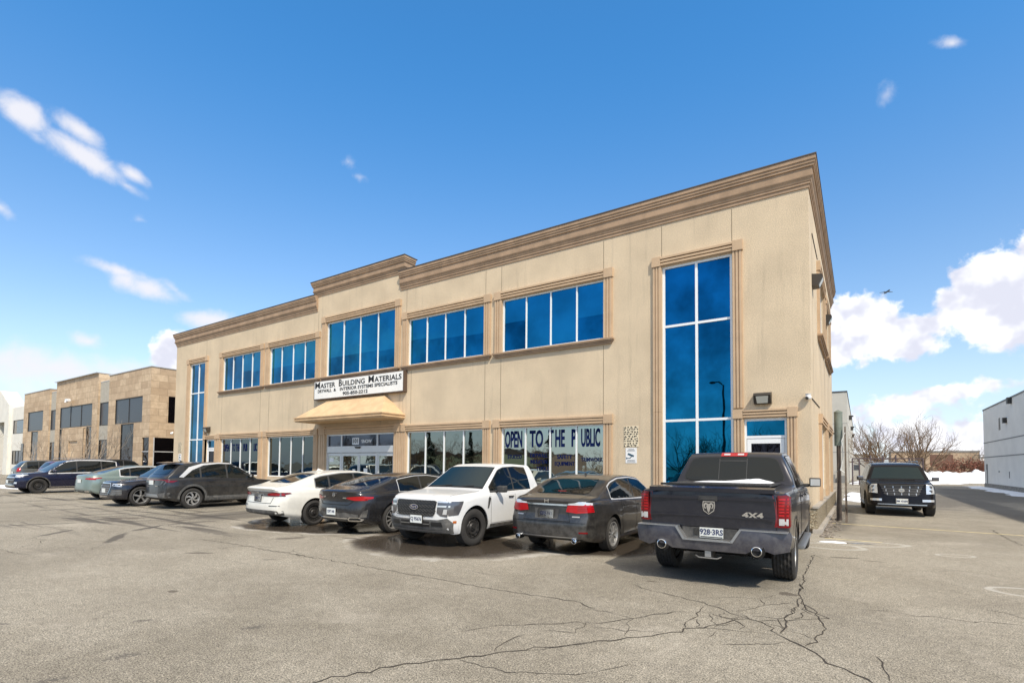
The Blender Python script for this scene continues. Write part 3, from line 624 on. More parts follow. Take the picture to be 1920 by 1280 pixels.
# ------------------------------------------------------------------ things fixed to the walls
def plaque(x, z0, z1, w, label):
    r = empty('letter_plaque', (x, 0, z0), 0, label, 'sign')
    MB().box(-w / 2, w / 2, -.012, -.003, 0, z1 - z0).build('plate', mat('plaque_plate', (.72, .62, .45), .8), r)
    rn = random.Random(int(x * 10)); mb = MB(); rows = 9; h = (z1 - z0) / rows
    for i in range(rows):
        cx = -w / 2 + .01
        while cx < w / 2 - .05:
            ww = rn.uniform(.04, .10); ww = min(ww, w / 2 - .01 - cx); zz = (rows - 1 - i) * h + h * .2; k = rn.random()
            if k < .3: mb.box(cx, cx + ww, -.017, -.012, zz, zz + h * .24); mb.box(cx + ww * .3, cx + ww * .6, -.0165, -.012, zz + h * .24, zz + h * .62)
            elif k < .6: mb.box(cx, cx + ww * .4, -.017, -.012, zz, zz + h * .6); mb.box(cx + ww * .4, cx + ww, -.0165, -.012, zz + h * .35, zz + h * .6)
            elif k < .85: mb.box(cx, cx + ww, -.017, -.012, zz + h * .38, zz + h * .62); mb.box(cx + ww * .5, cx + ww * .8, -.0165, -.012, zz, zz + h * .38)
            else: mb.box(cx, cx + ww * .6, -.017, -.012, zz, zz + h * .6)
            cx += ww + rn.uniform(.018, .045)
    mb.build('lettering', M['ink'], r)
plaque(-4.83, 2.24, 2.88, .47, 'plaque crowded with black block characters beside the right tall window')
plaque(-34.2, 2.24, 2.88, .45, 'plaque crowded with black block characters at the far left end of the facade')
def camsign(x, z0, z1, w, label, g=None):
    r = empty('surveillance_sign', (x, 0, z0), 0, label, 'sign')
    MB().box(-w / 2, w / 2, -.01, -.003, 0, z1 - z0).build('plate', M['white'], r)
    mb = MB(); h = z1 - z0; mb.prism([(-.09, h * .66), (.10, h * .50), (.07, h * .40), (-.12, h * .55)], -.014, -.01); mb.prism([(.0, h * .44), (.03, h * .44), (-.03, h * .30), (-.13, h * .30), (-.13, h * .34), (-.05, h * .34)], -.0135, -.01)
    mb.box(-.16, -.13, -.014, -.01, h * .26, h * .38); mb.build('camera_symbol', mat('sign_teal', (.02, .07, .11), .6), r)
    mb = MB()
    for zz, a in ((.88, .09), (.80, .12), (.16, .12), (.08, .13)): mb.box(-a, a, -.013, -.01, h * zz, h * zz + .014)
    mb.build('small_print', M['ink'], r)
camsign(-4.83, 1.74, 2.21, .36, 'small white surveillance notice with camera symbol under the plaque by the right tall window')
camsign(-34.2, 1.70, 2.15, .36, 'small white surveillance notice with camera symbol under the plaque at the far left end')
def walllight(x, y, z, rz, label):
    r = empty('wall_light', (x, y, z), rz, label, 'wall light', 'wall lights on the office building')
    # faces -y in its own frame
    h = MB(); h.prism([(0, .16), (-.24, .12), (-.26, .06), (-.16, -.16), (0, -.16)], -.21, .21, 'x'); h.build('housing', M['bronze'], r)
    l = MB(); l.add([(-.15, -.263 + .005, .035), (.15, -.263 + .005, .035), (.13, -.168, -.145), (-.13, -.168, -.145)], [(0, 1, 2, 3)]); l.build('lens', M['lens'], r)
walllight(-1.12, -.003, 3.50, 0, 'bronze box wall light above the right end door')
walllight(-30.75, -.003, 3.56, 0, 'bronze box wall light above the left end door')
walllight(.003, .95, 6.75, R(90), 'large dark floodlight high on the side wall nearest the corner')
walllight(.003, 6.45, 7.0, R(90), 'farther dark floodlight between the upper side windows')
def dome(x, y, z, label, g='dome cameras'):
    r = empty('dome_camera', (x, y, z), 0, label, 'security camera', g)
    MB().cyl((0, 0, .04), (0, 0, .09), .05, .075, 16).build('mount', M['white'], r)
    MB().ball((0, 0, 0), .075, .075, .07).build('housing', M['white'], r, True)
    MB().ball((-.02, -.035, -.015), .048).build('lens', M['dark'], r, True)
dome(-.06, -.09, 3.45, 'white dome camera on the near corner of the beige building')
dome(.10, 11.8, 3.2, 'small white dome camera far along the side wall')
mb = MB(); mb.tube([(.012, .15, 3.44), (.012, 3.2, 3.50)], .012)
tag(mb.build('camera_cable', M['dark']), 'short dark cable running back from the corner dome camera', 'cable')
mb = MB(); mb.tube([(.012, .95, 8.1), (.012, 3.1, 8.1)], .012)
tag(mb.build('light_conduit', M['dark']), 'thin dark conduit running to the upper side window', 'conduit')
# ------------------------------------------------------------------ vehicles
def paint(name, c, rough=.28, metal=.25, dust=.5, coat=.6):
    return mat(name, c, rough, metal, dust=dust * (.62 if max(c) < .3 else 1), coat=coat)
M['tyre'] = mat('tyre_rubber', (.016, .015, .015), .85, amt=.5, scale=6, col2=(.034, .032, .030))
M['well'] = mat('wheel_well', (.008, .008, .008), .95)
M['plastic'] = mat('black_plastic', (.028, .028, .029), .6, dust=.35)
M['greyplastic'] = mat('grey_cladding', (.045, .047, .05), .65, dust=.3)
M['carglass'] = mat('car_glass', (.006, .009, .010), .03, 0.0, spec=.55, coat=.0)
M['carglass_green'] = mat('windscreen_glass', (.009, .020, .022), .05, 0.0, spec=.35, coat=.0)
M['chrome'] = mat('chrome', (.75, .76, .78), .12, 1.0)
M['satin'] = mat('satin_silver', (.42, .43, .44), .35, .8)
M['alloy'] = mat('alloy_wheel', (.50, .50, .50), .35, .7)
M['steelrim'] = mat('black_steel_rim', (.035, .033, .032), .5, .3)
M['red'] = mat('red_lens', (.38, .007, .011), .15, coat=.2, spec=.4)
M['darkred'] = mat('dark_red_lens', (.15, .003, .006), .15, coat=.2, spec=.4)
M['clear'] = mat('clear_lens', (.62, .64, .66), .1, .4, coat=1.0)
M['lampdark'] = mat('dark_lamp_housing', (.10, .10, .11), .15, .3, coat=1.0)
M['amber'] = mat('amber_lens', (.45, .12, .02), .2, coat=1.0)
M['plate_white'] = mat('licence_plate', (.72, .75, .74), .45)
M['plate_blue'] = mat('plate_characters', (.01, .02, .09), .5)
M['bright_trim'] = mat('bright_window_trim', (.62, .63, .65), .25, .25)
M['lampgrey'] = mat('grey_bar', (.12, .12, .12), .4)
M['grille_black'] = mat('grille_black', (.010, .010, .011), .45)
M['seam'] = mat('panel_gap', (.006, .006, .006), .9)

def interp(pts, x):
    if x <= pts[0][0]: return pts[0][1]
    for (a, b), (c, d) in zip(pts[:-1], pts[1:]):
        if x <= c: return b + (d - b) * (x - a) / (c - a) if c > a else d
    return pts[-1][1]
def sm(pts, x, r):
    if r <= 0: return interp(pts, x)
    return sum(interp(pts, x + r * k) * w for k, w in ((-1, 1), (-.6, 2), (-.25, 3), (0, 3), (.25, 3), (.6, 2), (1, 1))) / 15
SIDE = [(0, .90), (.06, .945), (.14, .972), (.22, .962), (.34, .982), (.5, .990), (.66, 1.0), (.72, .988), (.84, .975), (.94, .955), (1.0, .93)]
SIDE_BOX = [(0, .965), (.04, .985), (.15, 1.0), (.3, 1.0), (.5, 1.0), (.7, 1.0), (.85, .995), (.95, .98), (1.0, .955)]

class Car:
    def __init__(s, name, loc, yaw, label, cat, L, top, belt, half, bot, rw, pmat, wheels, side=SIDE, crown=.035, cr=.12, cf=.2, rprof=None, fprof=None, rt=.07, rb=.2, a=.9, Hc=None, group='cars parked in front of the office building'):
        s.L = L; s.pm = pmat; s.belt = belt; s.top = top; s.half = half; s.bot = bot; s.rw = rw; s.crown = crown
        s.root = empty(name, (loc[0], loc[1], 0), R(yaw), label, cat, group)
        s.side = side; s.rt = rt; s.rb = rb; s.W = max(h for _, h in half)
        s.Hc = Hc or max(z for _, z in top) - crown - min(z for _, z in belt)
        s.rprof = rprof or [(0, .05), (.45, 0), (.7, .02), (1.2, .08)]; s.fprof = fprof or [(0, .10), (.4, 0), (.7, .05), (1.0, .14)]
        s.cr, s.cf, s.a = cr, cf, a
        s.R, s.ax, s.tw = wheels['R'], wheels['ax'], wheels.get('w', .235)
        s.body(); s.wheels(wheels)
    def ze(s, x):
        zt = sm(s.top, x, s.rt); zs = min(sm(s.belt, x, s.rb), zt - s.crown * .9)
        return zs + max(0, zt - s.crown - zs), zs, zt
    def section(s, x):
        w = sm(s.half, x, .12); zb = sm(s.bot, x, .1); ze, zs, zt = s.ze(x)
        h = ze - zs; f = max(0, min(1, h / (s.Hc * .92)))
        P = [(0, zb), (.5 * w, zb), (.82 * w, zb)]
        P += [(w * k, zb + (zs - zb) * t) for t, k in s.side]
        yb = w * s.side[-1][1] - .02; ye = yb * (1 - f) + min(s.rw, yb) * f
        if f < .05: ye = yb - .05
        z0 = zs + min(.015, h * .2)
        for t in (0, .2, .4, .6, .8, .93):
            bow = .025 * math.sin(t * math.pi) * f
            P.append((yb + (ye - yb) * t + bow, z0 + (ze - z0) * t))
        c = zt - ze
        P += [(ye * .985, ze + c * .16), (ye * .93, ze + c * .38), (ye * .8, ze + c * .62), (ye * .55, ze + c * .85), (ye * .28, ze + c * .96), (0, zt)]
        return P
    def remap(s, x, y, z):
        k = (abs(y) / s.W) ** 3
        if x < s.a: x = x + (interp(s.rprof, z) + s.cr * k) * (1 - x / s.a) ** 2
        d = s.L - x
        if d < s.a: x = x - (interp(s.fprof, z) + s.cf * k) * (1 - d / s.a) ** 2
        return x - s.L / 2, y, z
    def body(s, name=''):
        L = s.L; xs = {0, .015, .04, .08, .13, L - .13, L - .08, L - .04, L - .015, L}
        x = .2
        while x < L - .15: xs.add(round(x, 3)); x += .075
        xs |= {round(p[0], 3) for p in s.top if .1 < p[0] < L - .1}
        xs = sorted(xs); xs = [q for i, q in enumerate(xs) if i == 0 or q - xs[i - 1] > .01]
        bm = bmesh.new(); rows = []
        for i, x in enumerate(xs):
            e = min(x, L - x); k = 1 - .035 * max(0, 1 - e / .08) ** 2
            P = s.section(x); zc = sum(p[1] for p in P) / len(P); 
            P = [(y * k, zc + (z - zc) * (1 - .04 * max(0, 1 - e / .08) ** 2)) for y, z in P]
            n = len(P); ring = []
            for y, z in P: ring.append(bm.verts.new(s.remap(x, y, z)))
            for y, z in P[-2:0:-1]: ring.append(bm.verts.new(s.remap(x, -y, z)))
            rows.append((ring, P, x))
        m_ = len(rows[0][0])
        for (r0, _, _), (r1, _, _) in zip(rows[:-1], rows[1:]):
            for i in range(m_): bm.faces.new((r0[i], r0[(i + 1) % m_], r1[(i + 1) % m_], r1[i]))
        for (ring, P, x), flip in ((rows[0], 0), (rows[-1], 1)):
            n = len(P); C = 10; grid = []
            for i in range(n):
                if i in (0, n - 1): grid.append([ring[i]]); continue
                l = ring[i]; r = ring[m_ - i]; y, z = P[i]; row = [l]
                for c in range(1, C): row.append(bm.verts.new(s.remap(x, y * (1 - 2 * c / C), z)))
                row.append(r); grid.append(row)
            for i in range(n - 1):
                A, B = grid[i], grid[i + 1]
                if len(A) == 1:
                    for c in range(C): bm.faces.new((A[0], B[c], B[c + 1]))
                elif len(B) == 1:
                    for c in range(C): bm.faces.new((A[c], B[0], A[c + 1]))
                else:
                    for c in range(C): bm.faces.new((A[c], B[c], B[c + 1], A[c + 1]))
        bmesh.ops.remove_doubles(bm, verts=bm.verts, dist=2e-4)
        bmesh.ops.recalc_face_normals(bm, faces=bm.faces)
        if bm.calc_volume(signed=True) < 0: bmesh.ops.reverse_faces(bm, faces=bm.faces)
        me = bpy.data.meshes.new('body'); bm.to_mesh(me); bm.free()
        o = bpy.data.objects.new('body', me); COL.objects.link(o)
        # wheel openings
        cb = MB()
        for axx in s.ax:
            for sg in (1, -1):
                Ra = s.R * 1.13 + .01
                cb.cyl((axx - L / 2, sg * (s.W - .36), s.R + .015), (axx - L / 2, sg * (s.W + .3), s.R + .015), Ra, Ra, 40)
        c = cb.build('cut', M['well'])
        md = o.modifiers.new('b', 'BOOLEAN'); md.operation = 'DIFFERENCE'; md.solver = 'EXACT'; md.object = c
        dg = bpy.context.evaluated_depsgraph_get(); dg.update()
        me2 = bpy.data.meshes.new_from_object(o.evaluated_get(dg))
        if max(v.co.y for v in me2.vertices) > s.W + .05:      # the body came out inside out: turn it and cut again
            o.data.flip_normals(); o.data.update(); dg = bpy.context.evaluated_depsgraph_get(); dg.update()
            me2 = bpy.data.meshes.new_from_object(o.evaluated_get(dg))
            if max(v.co.y for v in me2.vertices) > s.W + .05: print('BODY CUT FAILED', name)
        o.modifiers.clear(); o.data = me2; me2.name = 'body'
        bpy.data.objects.remove(c)
        me2.materials.clear(); me2.materials.append(s.pm); me2.materials.append(M['well'])
        for f in me2.polygons:
            q = f.center; k = 0
            for axx in s.ax:
                dx, dz = q.x - (axx - L / 2), q.z - (s.R + .015)
                rr = math.hypot(dx, dz); Ra = s.R * 1.13 + .01
                if abs(q.y) < s.W - .02 and abs(q.y) > s.W - .37 and rr < Ra + .002 and (f.normal.x * dx + f.normal.z * dz < -.5 * rr or (rr < Ra * .999 and abs(f.normal.y) > .9 and abs(abs(q.y) - (s.W - .36)) < .01)): k = 1
            if f.normal.z < -.8 and q.z < .6: k = 1
            f.material_index = k; f.use_smooth = True
        bm = bmesh.new(); bm.from_mesh(me2)
        for e in bm.edges:
            if len(e.link_faces) == 2 and (e.calc_face_angle(0) > R(38)): e.smooth = False
        bm.to_mesh(me2); bm.free()
        o.parent = s.root; s.bodyo = o
        s.bvh = BVHTree.FromPolygons([v.co[:] for v in me2.vertices], [p.vertices[:] for p in me2.polygons])
    def hit(s, view, u, v):
        if view == 'L': o, d = (u - s.L / 2, 3, v), (0, -1, 0)
        elif view == 'R': o, d = (u - s.L / 2, -3, v), (0, 1, 0)
        elif view == 'rear': o, d = (-s.L, u, v), (1, 0, 0)
        elif view == 'front': o, d = (s.L, u, v), (-1, 0, 0)
        else: o, d = (u - s.L / 2, v, 4), (0, 0, -1)
        r = s.bvh.ray_cast(Vector(o), Vector(d))
        if r[0] is None:
            g = Vector(o) + Vector(d) * (3 if view in 'LR' else s.L if view in ('rear', 'front') else 3)
            if view in ('L', 'R'): g = Vector((o[0], .9 * (1 if view == 'L' else -1), o[2]))
            r = s.bvh.find_nearest(g)
        return r[0], r[1]
    def decal(s, name, view, poly, mt, off=.005, mirror=False, parent=None, rnd=0, step=.07, label=None):
        if mirror:
            v2 = {'L': 'R', 'R': 'L'}.get(view, view)
            p2 = poly if view in 'LR' else [(-a, b) if view in ('rear', 'front') else (a, -b) for a, b in poly]
            s.decal(name, v2, p2, mt, off, False, parent, rnd, step, label)
        poly = [tuple(p) for p in poly]
        for _ in range(rnd):
            q = []
            for a, b in zip(poly, poly[1:] + poly[:1]):
                w_ = .10 if _ == 0 and rnd > 1 else .16; q += [(a[0] * (1 - w_) + b[0] * w_, a[1] * (1 - w_) + b[1] * w_), (a[0] * w_ + b[0] * (1 - w_), a[1] * w_ + b[1] * (1 - w_))]
            poly = q
        bm = bmesh.new()
        vs = [bm.verts.new((a, b, 0)) for a, b in poly]
        for t in tessellate_polygon([[Vector((a, b, 0)) for a, b in poly]]):
            try: bm.faces.new([vs[i] for i in t])
            except Exception: pass
        for ax in (0, 1):
            lo, hi = min(p[ax] for p in poly), max(p[ax] for p in poly); q = math.ceil(lo / step) * step
            while q < hi:
                co = [0, 0, 0]; co[ax] = q; no = [0, 0, 0]; no[ax] = 1
                bmesh.ops.bisect_plane(bm, geom=bm.verts[:] + bm.edges[:] + bm.faces[:], dist=1e-5, plane_co=co, plane_no=no); q += step
        for v in bm.verts:
            p, n = s.hit(view, v.co.x, v.co.y); y_ = v.co.x
            if view in ('rear', 'front') and v.co.y < 1.15 and abs(y_) > .6:      # lamps stop where the corner turns along the flank
                for _k in range(14):
                    if abs(abs(p.x) - s.L / 2) < .30 and abs(n.x) > .25: break
                    y_ *= .985; p, n = s.hit(view, y_, v.co.y)
            v.co = p + n * off
        bmesh.ops.recalc_face_normals(bm, faces=bm.faces)
        dirn = {'L': (0, 1, 0), 'R': (0, -1, 0), 'rear': (-1, 0, 0), 'front': (1, 0, 0), 'top': (0, 0, 1)}[view]
        for f in bm.faces: f.smooth = True
        if sum(f.normal.dot(Vector(dirn)) for f in bm.faces) < 0: bmesh.ops.reverse_faces(bm, faces=bm.faces)
        me = bpy.data.meshes.new(name); bm.to_mesh(me); bm.free(); me.materials.append(M[mt] if isinstance(mt, str) else mt)
        o = bpy.data.objects.new(name, me); COL.objects.link(o); o.parent = parent or s.root
        if label: o['label'] = label
        return o
    def wheels(s, wd):
        s.wheel_objs = []
        for axx in s.ax:
            for sg in (1, -1):
                s.wheel_objs.append(make_wheel(s.root, axx - s.L / 2, sg * (s.W - .02 - s.tw / 2 + wd.get('out', 0)), s.R, s.tw, wd['style'], sg, wd.get('blocks', False), wd.get('rr', None), wd.get('steer', 0) if axx > s.L / 2 else 0))
    def dlo(s, xr, xf, pillars, m=.055, b=.03, trim=None, gl='carglass', kink=0, tw=.03):
        """side windows: a black surround with one pane of glass per door"""
        def curve(x0, x1, mm, bb):
            bot = []; top = []; n = 26
            for i in range(n + 1):
                x = x0 + (x1 - x0) * i / n; ze, zs, zt = s.ze(x); zb = zs + bb; zt_ = ze - mm
                if zt_ > zb + .004: bot.append((x, zb)); top.append((x, zt_))
            return bot, top
        base = None
        bot, top = curve(xr, xf, m - .018, b - .012)
        if kink and len(bot) > 4: pass
        poly = bot + top[::-1]
        if len(poly) < 4: return
        if trim: 
            bt, tp = curve(xr - tw, xf + tw, m - .01 - tw, b - .002 - tw); s.decal('window_trim', 'L', bt + tp[::-1], trim, .002, True)
        s.decal('window_surround', 'L', poly, 'plastic', .005, True)
        ed = [xr] + list(pillars) + [xf]
        for i, (a, c) in enumerate(zip(ed[:-1], ed[1:])):
            a2 = a + (.03 if i else 0); c2 = c - (.03 if i < len(ed) - 2 else 0)
            bt, tp = curve(a2, c2, m, b)
            if len(bt) > 1: s.decal('side_window', 'L', bt + tp[::-1], gl, .009, True)
    def door(s, x0, x1, zb, handle=True, hz=-.11, cut=None, hm=None, zt=-.02):
        """door skin with its dark shut line, on both sides"""
        for view in ('L', 'R'):
            pts = []
            n = 8
            topz = [(x0 + (x1 - x0) * i / n, s.ze(x0 + (x1 - x0) * i / n)[1] + zt) for i in range(n + 1)]
            low = [(x1, zb)] + ([(x0, zb)] if not cut else [(x0 + cut[0], zb), (x0, zb + cut[1])])
            poly = topz + low
            cx, cz = (x0 + x1) / 2, (zb + topz[0][1]) / 2
            big = [(a + (.006 if a > cx else -.006), b + (.003 if b > cz else -.006)) for a, b in poly]
            s.decal('door_gap', view, big, 'seam', .002)
            d = s.decal('door', view, poly, s.pm, .0045)
            if handle:
                hx = x0 + .16; z = s.ze(hx)[1] + hz; p, nn = s.hit(view, hx, z); sg = 1 if view == 'L' else -1
                mb = MB(); mb.box(p.x - .09, p.x + .09, p.y + sg * .012, p.y + sg * .032, p.z - .013, p.z + .013); mb.box(p.x - .09, p.x - .06, p.y, p.y + sg * .02, p.z - .011, p.z + .011); mb.box(p.x + .06, p.x + .09, p.y, p.y + sg * .02, p.z - .011, p.z + .011)
                mb.build('handle', hm or s.pm, d)
    def mirror(s, x, z, mt, w=.2, h=.13, arm=.08, d=.11):
        for sg in (1, -1):
            p, n = s.hit('L' if sg > 0 else 'R', x, z); y0 = p.y
            mb = MB(); X = x - s.L / 2
            a, b_ = y0 + sg * arm, y0 + sg * (arm + w)
            v = [(X - d / 2, a, z - h * .45), (X - d / 2, b_, z - h * .40), (X - d / 2, b_, z + h * .5), (X - d / 2, a, z + h * .5), (X + d / 2, a, z - h * .25), (X + d / 2, b_ - sg * .05, z - h * .2), (X + d / 2, b_ - sg * .05, z + h * .35), (X + d / 2, a, z + h * .4)]
            mb.add(v, [(0, 1, 2, 3), (4, 7, 6, 5), (0, 4, 5, 1), (1, 5, 6, 2), (2, 6, 7, 3), (3, 7, 4, 0)])
            mb.box(X - .03, X + .04, min(y0 - sg * .05, a), max(y0 - sg * .05, a), z - h * .42, z - h * .1)
            o = mb.build('wing_mirror', mt, s.root)
            bv = o.modifiers.new('b', 'BEVEL'); bv.width = .02; bv.segments = 2
            y1, y2 = sorted((a + sg * .022, b_ - sg * .022))
            MB().box(X - d / 2 - .003, X - d / 2, y1, y2, z - h * .28, z + h * .36).build('mirror_glass', M['clear'], o)
    def plate(s, view, y, z, txt='', w=.305, h=.15, mt='plate_white', tm='plate_blue', tilt=0, frame=None, push=0, size=None):
        p, n = s.hit(view, y, z); d = -1 if view == 'rear' else 1; x = p.x + d * (.012 + push)
        mb = MB(); mb.box(x - .006, x + .006, y - w / 2, y + w / 2, z - h / 2, z + h / 2); o = mb.build('licence_plate', M[mt], s.root)
        if frame: MB().box(x - .010, x + .004, y - w / 2 - .018, y + w / 2 + .018, z - h / 2 - .018, z + h / 2 + .018).build('plate_frame', M[frame], o).location.x = -d * .004
        if txt:
            rot = Matrix.Rotation(R(90), 4, 'X')
            Mx = Matrix.Translation((x + d * .008, y, z)) @ Matrix.Rotation(R(-90 if d < 0 else 90), 4, 'Z') @ rot
            text('plate_characters', txt, size or h * .62, M[tm], o, Mx, .002, .001, sx=.82)
        return o
    def at(s, view, u, v, out=0.0):
        p, n = s.hit(view, u, v); return p + n * out
    def badge_text(s, view, u, v, txt, size, mt='chrome', bold=.002, sx=1.0, ext=.004, out=.012, name='badge'):
        p, n = s.hit(view, u, v); rot = Matrix.Rotation(R(90), 4, 'X'); az_ = {'rear': -90, 'front': 90}[view]; d = -1 if view == 'rear' else 1
        return text(name, txt, size, M[mt], s.root, Matrix.Translation((p.x + d * out, u, v)) @ Matrix.Rotation(R(az_), 4, 'Z') @ rot, bold, ext, sx=sx)

def make_wheel(root, x, y, Rt, w, style, sg, blocks, rr, steer):
    rr = rr or Rt * .62
    mb = MB(); n = 72 if blocks else 40
    prof = [(rr, -w * .40), (rr + .02, -w * .47), ((rr + Rt) / 2, -w * .53), (Rt - .035, -w * .5), (Rt - .012, -w * .44)]
    tr = 10 if blocks else 4
    ins = [(Rt - (.011 if (k % 2 and 0 < k < tr) else 0) * (1 if blocks else .5), -w * .40 + w * .8 * k / tr) for k in range(tr + 1)]
    prof = prof + ins + [(r, -h) for r, h in prof[::-1]]
    v = []
    for k, (r, h) in enumerate(prof):
        for t in range(n):
            r2 = r
            if blocks and 5 <= k < 5 + tr + 1: r2 = r - (.012 if (t + (k // 2) * 1) % 3 == 0 else 0)
            elif blocks and k in (3, 4, 5 + tr + 1, 5 + tr + 2): r2 = r - (.008 if t % 3 == 0 else 0)
            v.append((math.cos(t * 2 * math.pi / n) * r2, h, math.sin(t * 2 * math.pi / n) * r2))
    f = [(k * n + t, k * n + (t + 1) % n, (k + 1) * n + (t + 1) % n, (k + 1) * n + t) for k in range(len(prof) - 1) for t in range(n)]
    mb.add(v, f)
    o = mb.build('wheel', M['tyre'], root, True, angle=30); o.location = (x, y, Rt); o.rotation_euler = (0, 0, R(steer))
    b = MB(); fo = sg * w * .40
    def L(pr, mi=0, nn=32): b.lathe(pr, nn, 'y', mi=mi, closed=True)
    L([(rr + .004, fo), (rr + .006, fo + sg * .012), (rr - .012, fo + sg * .012), (rr - .02, fo - sg * .03), (rr - .03, fo - sg * .10), (rr - .03, -fo)], 0)
    L([(rr - .03, -fo * .2), (.02, -fo * .2), (.0001, -fo * .2)], 1)
    if style == 'steel' or style == 'steel16':
        k = 16 if style == 'steel16' else 10
        L([(rr - .02, fo - sg * .03), (rr - .06, fo - sg * .045), (rr * .62, fo - sg * .015), (rr * .40, fo - sg * .03), (rr * .30, fo - sg * .005), (rr * .16, fo - sg * .005), (rr * .15, fo + sg * .02), (.0001, fo + sg * .02)], 2)
        for i in range(k):
            a = 2 * math.pi * i / k; c = Vector((math.cos(a), 0, math.sin(a))) * rr * .74; hw = rr * (.075 if k > 10 else .10)
            b.cyl(c + Vector((0, fo - sg * .06, 0)), c + Vector((0, fo - sg * .018, 0)), hw, hw, 8, mi=1)
        for i in range(5):
            a = 2 * math.pi * i / 5; c = Vector((math.cos(a), 0, math.sin(a))) * rr * .25
            b.cyl(c + Vector((0, fo - sg * .01, 0)), c + Vector((0, fo + sg * .012, 0)), .011, .009, 6, mi=0)
    else:
        k = {'alloy5': 5, 'alloy10': 10, 'swirl6': 6, 'alloy7': 7}[style]
        b.cyl((0, fo - sg * .04, 0), (0, fo - sg * .002, 0), rr * .24, rr * .2, 20); b.cyl((0, fo - sg * .003, 0), (0, fo + sg * .004, 0), rr * .13, rr * .12, 16, mi=2)
        for i in range(k):
            a = 2 * math.pi * i / k + .3; da = .55 if style == 'swirl6' else 0
            w0, w1 = {'alloy5': (.30, .24), 'alloy10': (.16, .10), 'swirl6': (.30, .34), 'alloy7': (.2, .14)}[style]
            P = []
            for r, aa, ww, dy in ((rr * .16, a - da * .4, w0, 0), (rr * .6, a + da * .3, (w0 + w1) * .42, -.01), (rr - .012, a + da, w1, -.012)):
                for s_ in (-1, 1):
                    al = aa + s_ * ww * rr * .5 / r * (1 if r > rr * .3 else .5)
                    P.append((math.cos(al) * r, fo + sg * dy, math.sin(al) * r)); P.append((math.cos(al) * r, fo + sg * (dy - .035), math.sin(al) * r))
            fs = []
            for q in (0, 4): fs += [(q, q + 2, q + 6, q + 4), (q + 1, q + 5, q + 7, q + 3), (q, q + 4, q + 5, q + 1), (q + 2, q + 3, q + 7, q + 6)]
            b.add(P, fs, 0)
    b.build('rim', [M['alloy'] if 'steel' not in style else M['satin'] if False else (M['alloy'] if 'steel' not in style else M['steelrim']), M['well'], M['steelrim'] if 'steel' in style else M['satin']], o, True, angle=35)
    return o
def ring_pts(cx, cz, r, a0, a1, n=18): return [(cx + r * math.cos(R(a0 + (a1 - a0) * i / n)), cz + r * math.sin(R(a0 + (a1 - a0) * i / n))) for i in range(n + 1)]
def arch(c, ax, mt, w=.055, off=.012, a0=-12, a1=192, name='wheel_arch_trim'):
    r = c.R * 1.13 + .012
    p = ring_pts(ax, c.R + .015, r, a0, a1) + ring_pts(ax, c.R + .015, r + w, a1, a0)
    c.decal(name, 'L', p, mt, off, True, step=.09)
def pipe(c, y, z, r, x=-.03, mt='chrome'):
    X = -c.L / 2 + x
    mb = MB(); mb.lathe([(r * .8, .18), (r, .17), (r, 0), (r * .86, -.006), (r * .8, 0), (r * .8, .12), (.0001, .12)], 20, 'x', (X, y, z), closed=True)
    return mb.build('exhaust_pipe', [M[mt]], c.root, True)

# ---- dark blue full-size pickup seen from behind
def rect(a, b, c, d): return [(a, c), (b, c), (b, d), (a, d)]
P_RAM = paint('dark_blue_paint', (.013, .014, .024), .3, .4, dust=.22)
ram = Car('pickup_truck', (-.82, -4.93), 91.5, 'dirty dark blue crew cab pickup with its tailgate towards us, right of the row', 'pickup truck', 5.82,
    [(0, 1.34), (.12, 1.355), (1.95, 1.385), (1.97, 1.39), (2.14, 1.84), (2.30, 1.905), (3.1, 1.935), (3.7, 1.88), (4.52, 1.36), (4.75, 1.29), (5.5, 1.20), (5.75, 1.12), (5.82, 1.05)],
    [(0, 1.31), (1.9, 1.33), (2.2, 1.30), (4.5, 1.27), (5.4, 1.14), (5.82, 1.0)], [(0, .985), (.3, 1.0), (1.2, 1.01), (5.0, 1.01), (5.5, .96), (5.82, .86)], [(0, .60), (.5, .56), (.7, .5), (5.2, .48), (5.82, .45)], .745,
    P_RAM, dict(R=.41, ax=(1.24, 4.80), w=.285, style='alloy5', blocks=True, rr=.26, out=.0), side=SIDE_BOX, crown=.03, cr=.05, cf=.2, rprof=[(0, .14), (1.0, .12), (1.3, .125), (1.4, .15)], rt=.05, rb=.12, a=1.0, Hc=.55, group='pickup trucks parked in front of the office building')
c = ram
c.decal('tailgate_gap', 'rear', [(-.845, .80), (.845, .80), (.845, 1.325), (-.845, 1.325)], 'seam', .003)
tg = c.decal('tailgate', 'rear', [(-.835, .81), (.835, .81), (.835, 1.32), (-.835, 1.32)], P_RAM, .010)
X0 = c.at('rear', 0, 1.0).x
MB().prism([(X0 - .045, 1.30), (X0 + .06, 1.35), (X0 + .06, 1.375), (X0 - .045, 1.355)], -.83, .83).build('tailgate_spoiler', P_RAM, tg)
MB().box(X0 - .025, X0 - .008, -.825, .825, 1.195, 1.235).build('tailgate_crease', P_RAM, tg)
MB().box(X0 - .022, X0 - .008, -.825, .825, .955, .975).build('tailgate_crease', P_RAM, tg)
MB().box(X0 - .030, X0 - .012, -.115, .135, 1.175, 1.245).box(X0 - .045, X0 - .03, -.09, .11, 1.19, 1.225).build('tailgate_handle', M['plastic'], tg)
